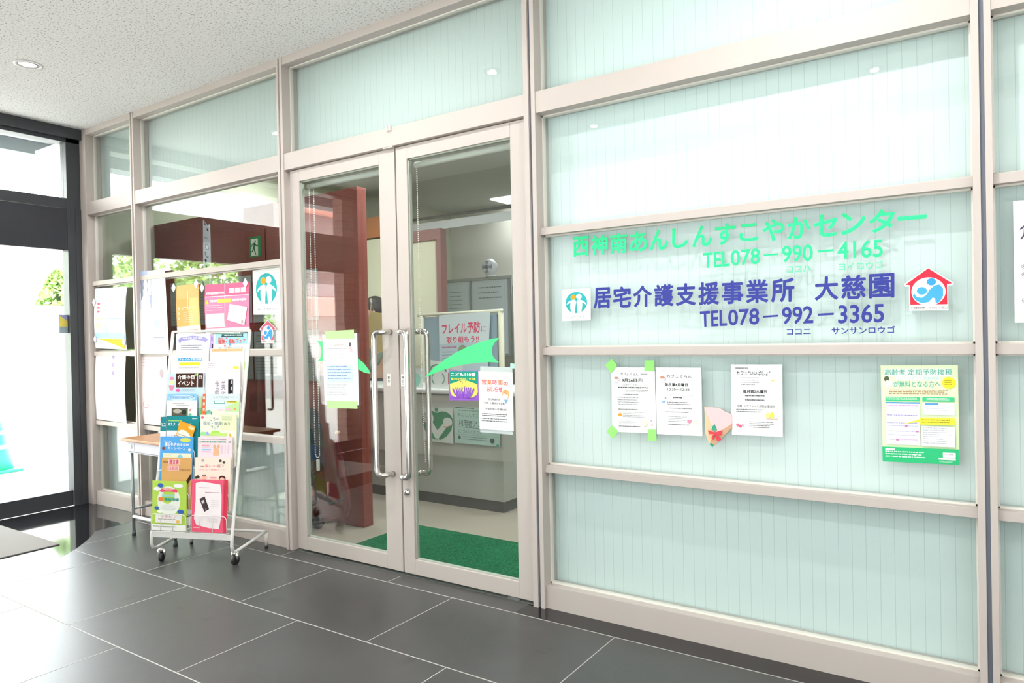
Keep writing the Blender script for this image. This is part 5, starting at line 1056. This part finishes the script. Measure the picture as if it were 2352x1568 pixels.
p = leafp(4, .245, .475, 1.000, '#dff0f6', .010, th=.006).scaled(0.5); p.text('シニア元気ポイント', .22, .09, .95, .18, '#5a6468', .0, 2); p.rect(.25, .27, .58, .39, '#3aa088'); p.rect(.27, .29, .56, .36, '#e6f4f0'); p.rect(.62, .27, .95, .37, '#f0e84a'); p.lines(.65, .29, .92, .35, 1, '#8a8040', .8, 3, 0); p.rect(0, .62, 1, 1, '#eef4dc'); p.poly([(.6, .5), (1, .3), (1, .7), (.6, .7)], '#c0e0a0'); p.ell(.46, .64, .12, .05, '#f4d8e0'); p.ell(.10, .78, .11, .12, '#3aa088'); p.lines(.04, .70, .17, .86, 3, '#e6f6ee', .5, 4, 0); p.ell(.88, .60, .04, .04, '#f2a860'); p.ell(.7, .62, .1, .05, '#f2c8d4')
bl(p, 'pale blue senior points leaflet with a green disc, fifth pocket up on the right')
p = leafp(4, .222, .240, 1.000, '#f0703a', .014).scaled(0.5); p.lines(.1, .1, .9, .8, 3, '#fbe0d0', .6, 3, .1); bl(p, 'narrow orange-red leaflet edge left of the senior points leaflet')
p = leafp(5, .228, .466, 1.198, '#f4ecf4', .010, h=.36, th=.004).scaled(0.7); p.lines(.06, .05, .3, .17, 3, '#b0a4b0', .3, 2, .2); p.rect(.80, .12, .96, .18, '#f2f04a'); p.vtext('美術', .46, .44, .58, .92, '#8a7a88', .0); p.vtext('作品展', .28, .44, .40, .95, '#8a7a88', .0); p.rect(.66, .42, .80, .92, '#2a2628'); p.lines(.74, .45, .785, .88, 3, '#e6e0e4', .6, 3, .1); p.ell(.82, .84, .05, .04, '#f2b8d0')
bl(p, 'pale pink art exhibition leaflet with a black vertical bar, right column of the rack')
p = leafp(6, .240, .474, 1.275, '#f8f4ee', .010, th=.004).scaled(0.5); p.rect(.05, .01, .96, .11, '#f4c294'); p.lines(.1, .035, .5, .08, 1, '#c08a58', .8, 2, 0); bl(p, 'leaflet with a pale orange strip behind the art exhibition leaflet')
p = leafp(7, .245, .478, 1.366, '#e8f3fa', .010, th=.006).scaled(0.6); p.rect(.05, .0, 1, .36, '#a8dcf4'); p.poly([(.22, .01), (.90, .01), (.87, .06), (.90, .11), (.22, .11), (.25, .06)], '#2f5a58'); p.lines(.32, .035, .85, .085, 1, '#dcece8', .9, 2, 0); p.text('西区', .14, .13, .30, .21, '#ec6a5a', .02); p.text('健康・福祉フェア', .14, .20, .96, .36, '#e8523c', .02, 2, .17, .33); p.text('はっぴーカーニバル', .16, .45, .90, .55, '#7fa0b0', .0, 2, .44, .53); p.text('カ', .42, .44, .50, .55, '#f0a050', .01); p.rect(0, .66, .55, .675, '#8fd0a0'); p.ell(.5, .38, .04, .04, '#6ab0e0'); p.ell(.35, .42, .03, .03, '#f06a90'); p.ell(.4, .15, .03, .02, '#ec5a8a'); p.ell(.75, .17, .03, .02, '#f2c860')
bl(p, 'colourful blue and red fair leaflet in the top right pocket')
p = leafp(7, .210, .250, 1.366, '#c8b8e8', .014, th=.004).scaled(0.6); p.vtext('KO', .4, .08, .75, .25, '#6a4a90'); p.rect(.5, .35, .75, .5, '#4a3a58'); p.ell(.6, .65, .18, .06, '#4a3a58'); bl(p, 'purple leaflet edge left of the fair leaflet in the top right pocket')
p = leafp(6, .474, .488, 1.26, '#eef2e6', .016).scaled(0.5); p.rect(0, .45, 1, .75, '#c8e0a0'); bl(p, 'thin pale leaflet edge against the right upright')
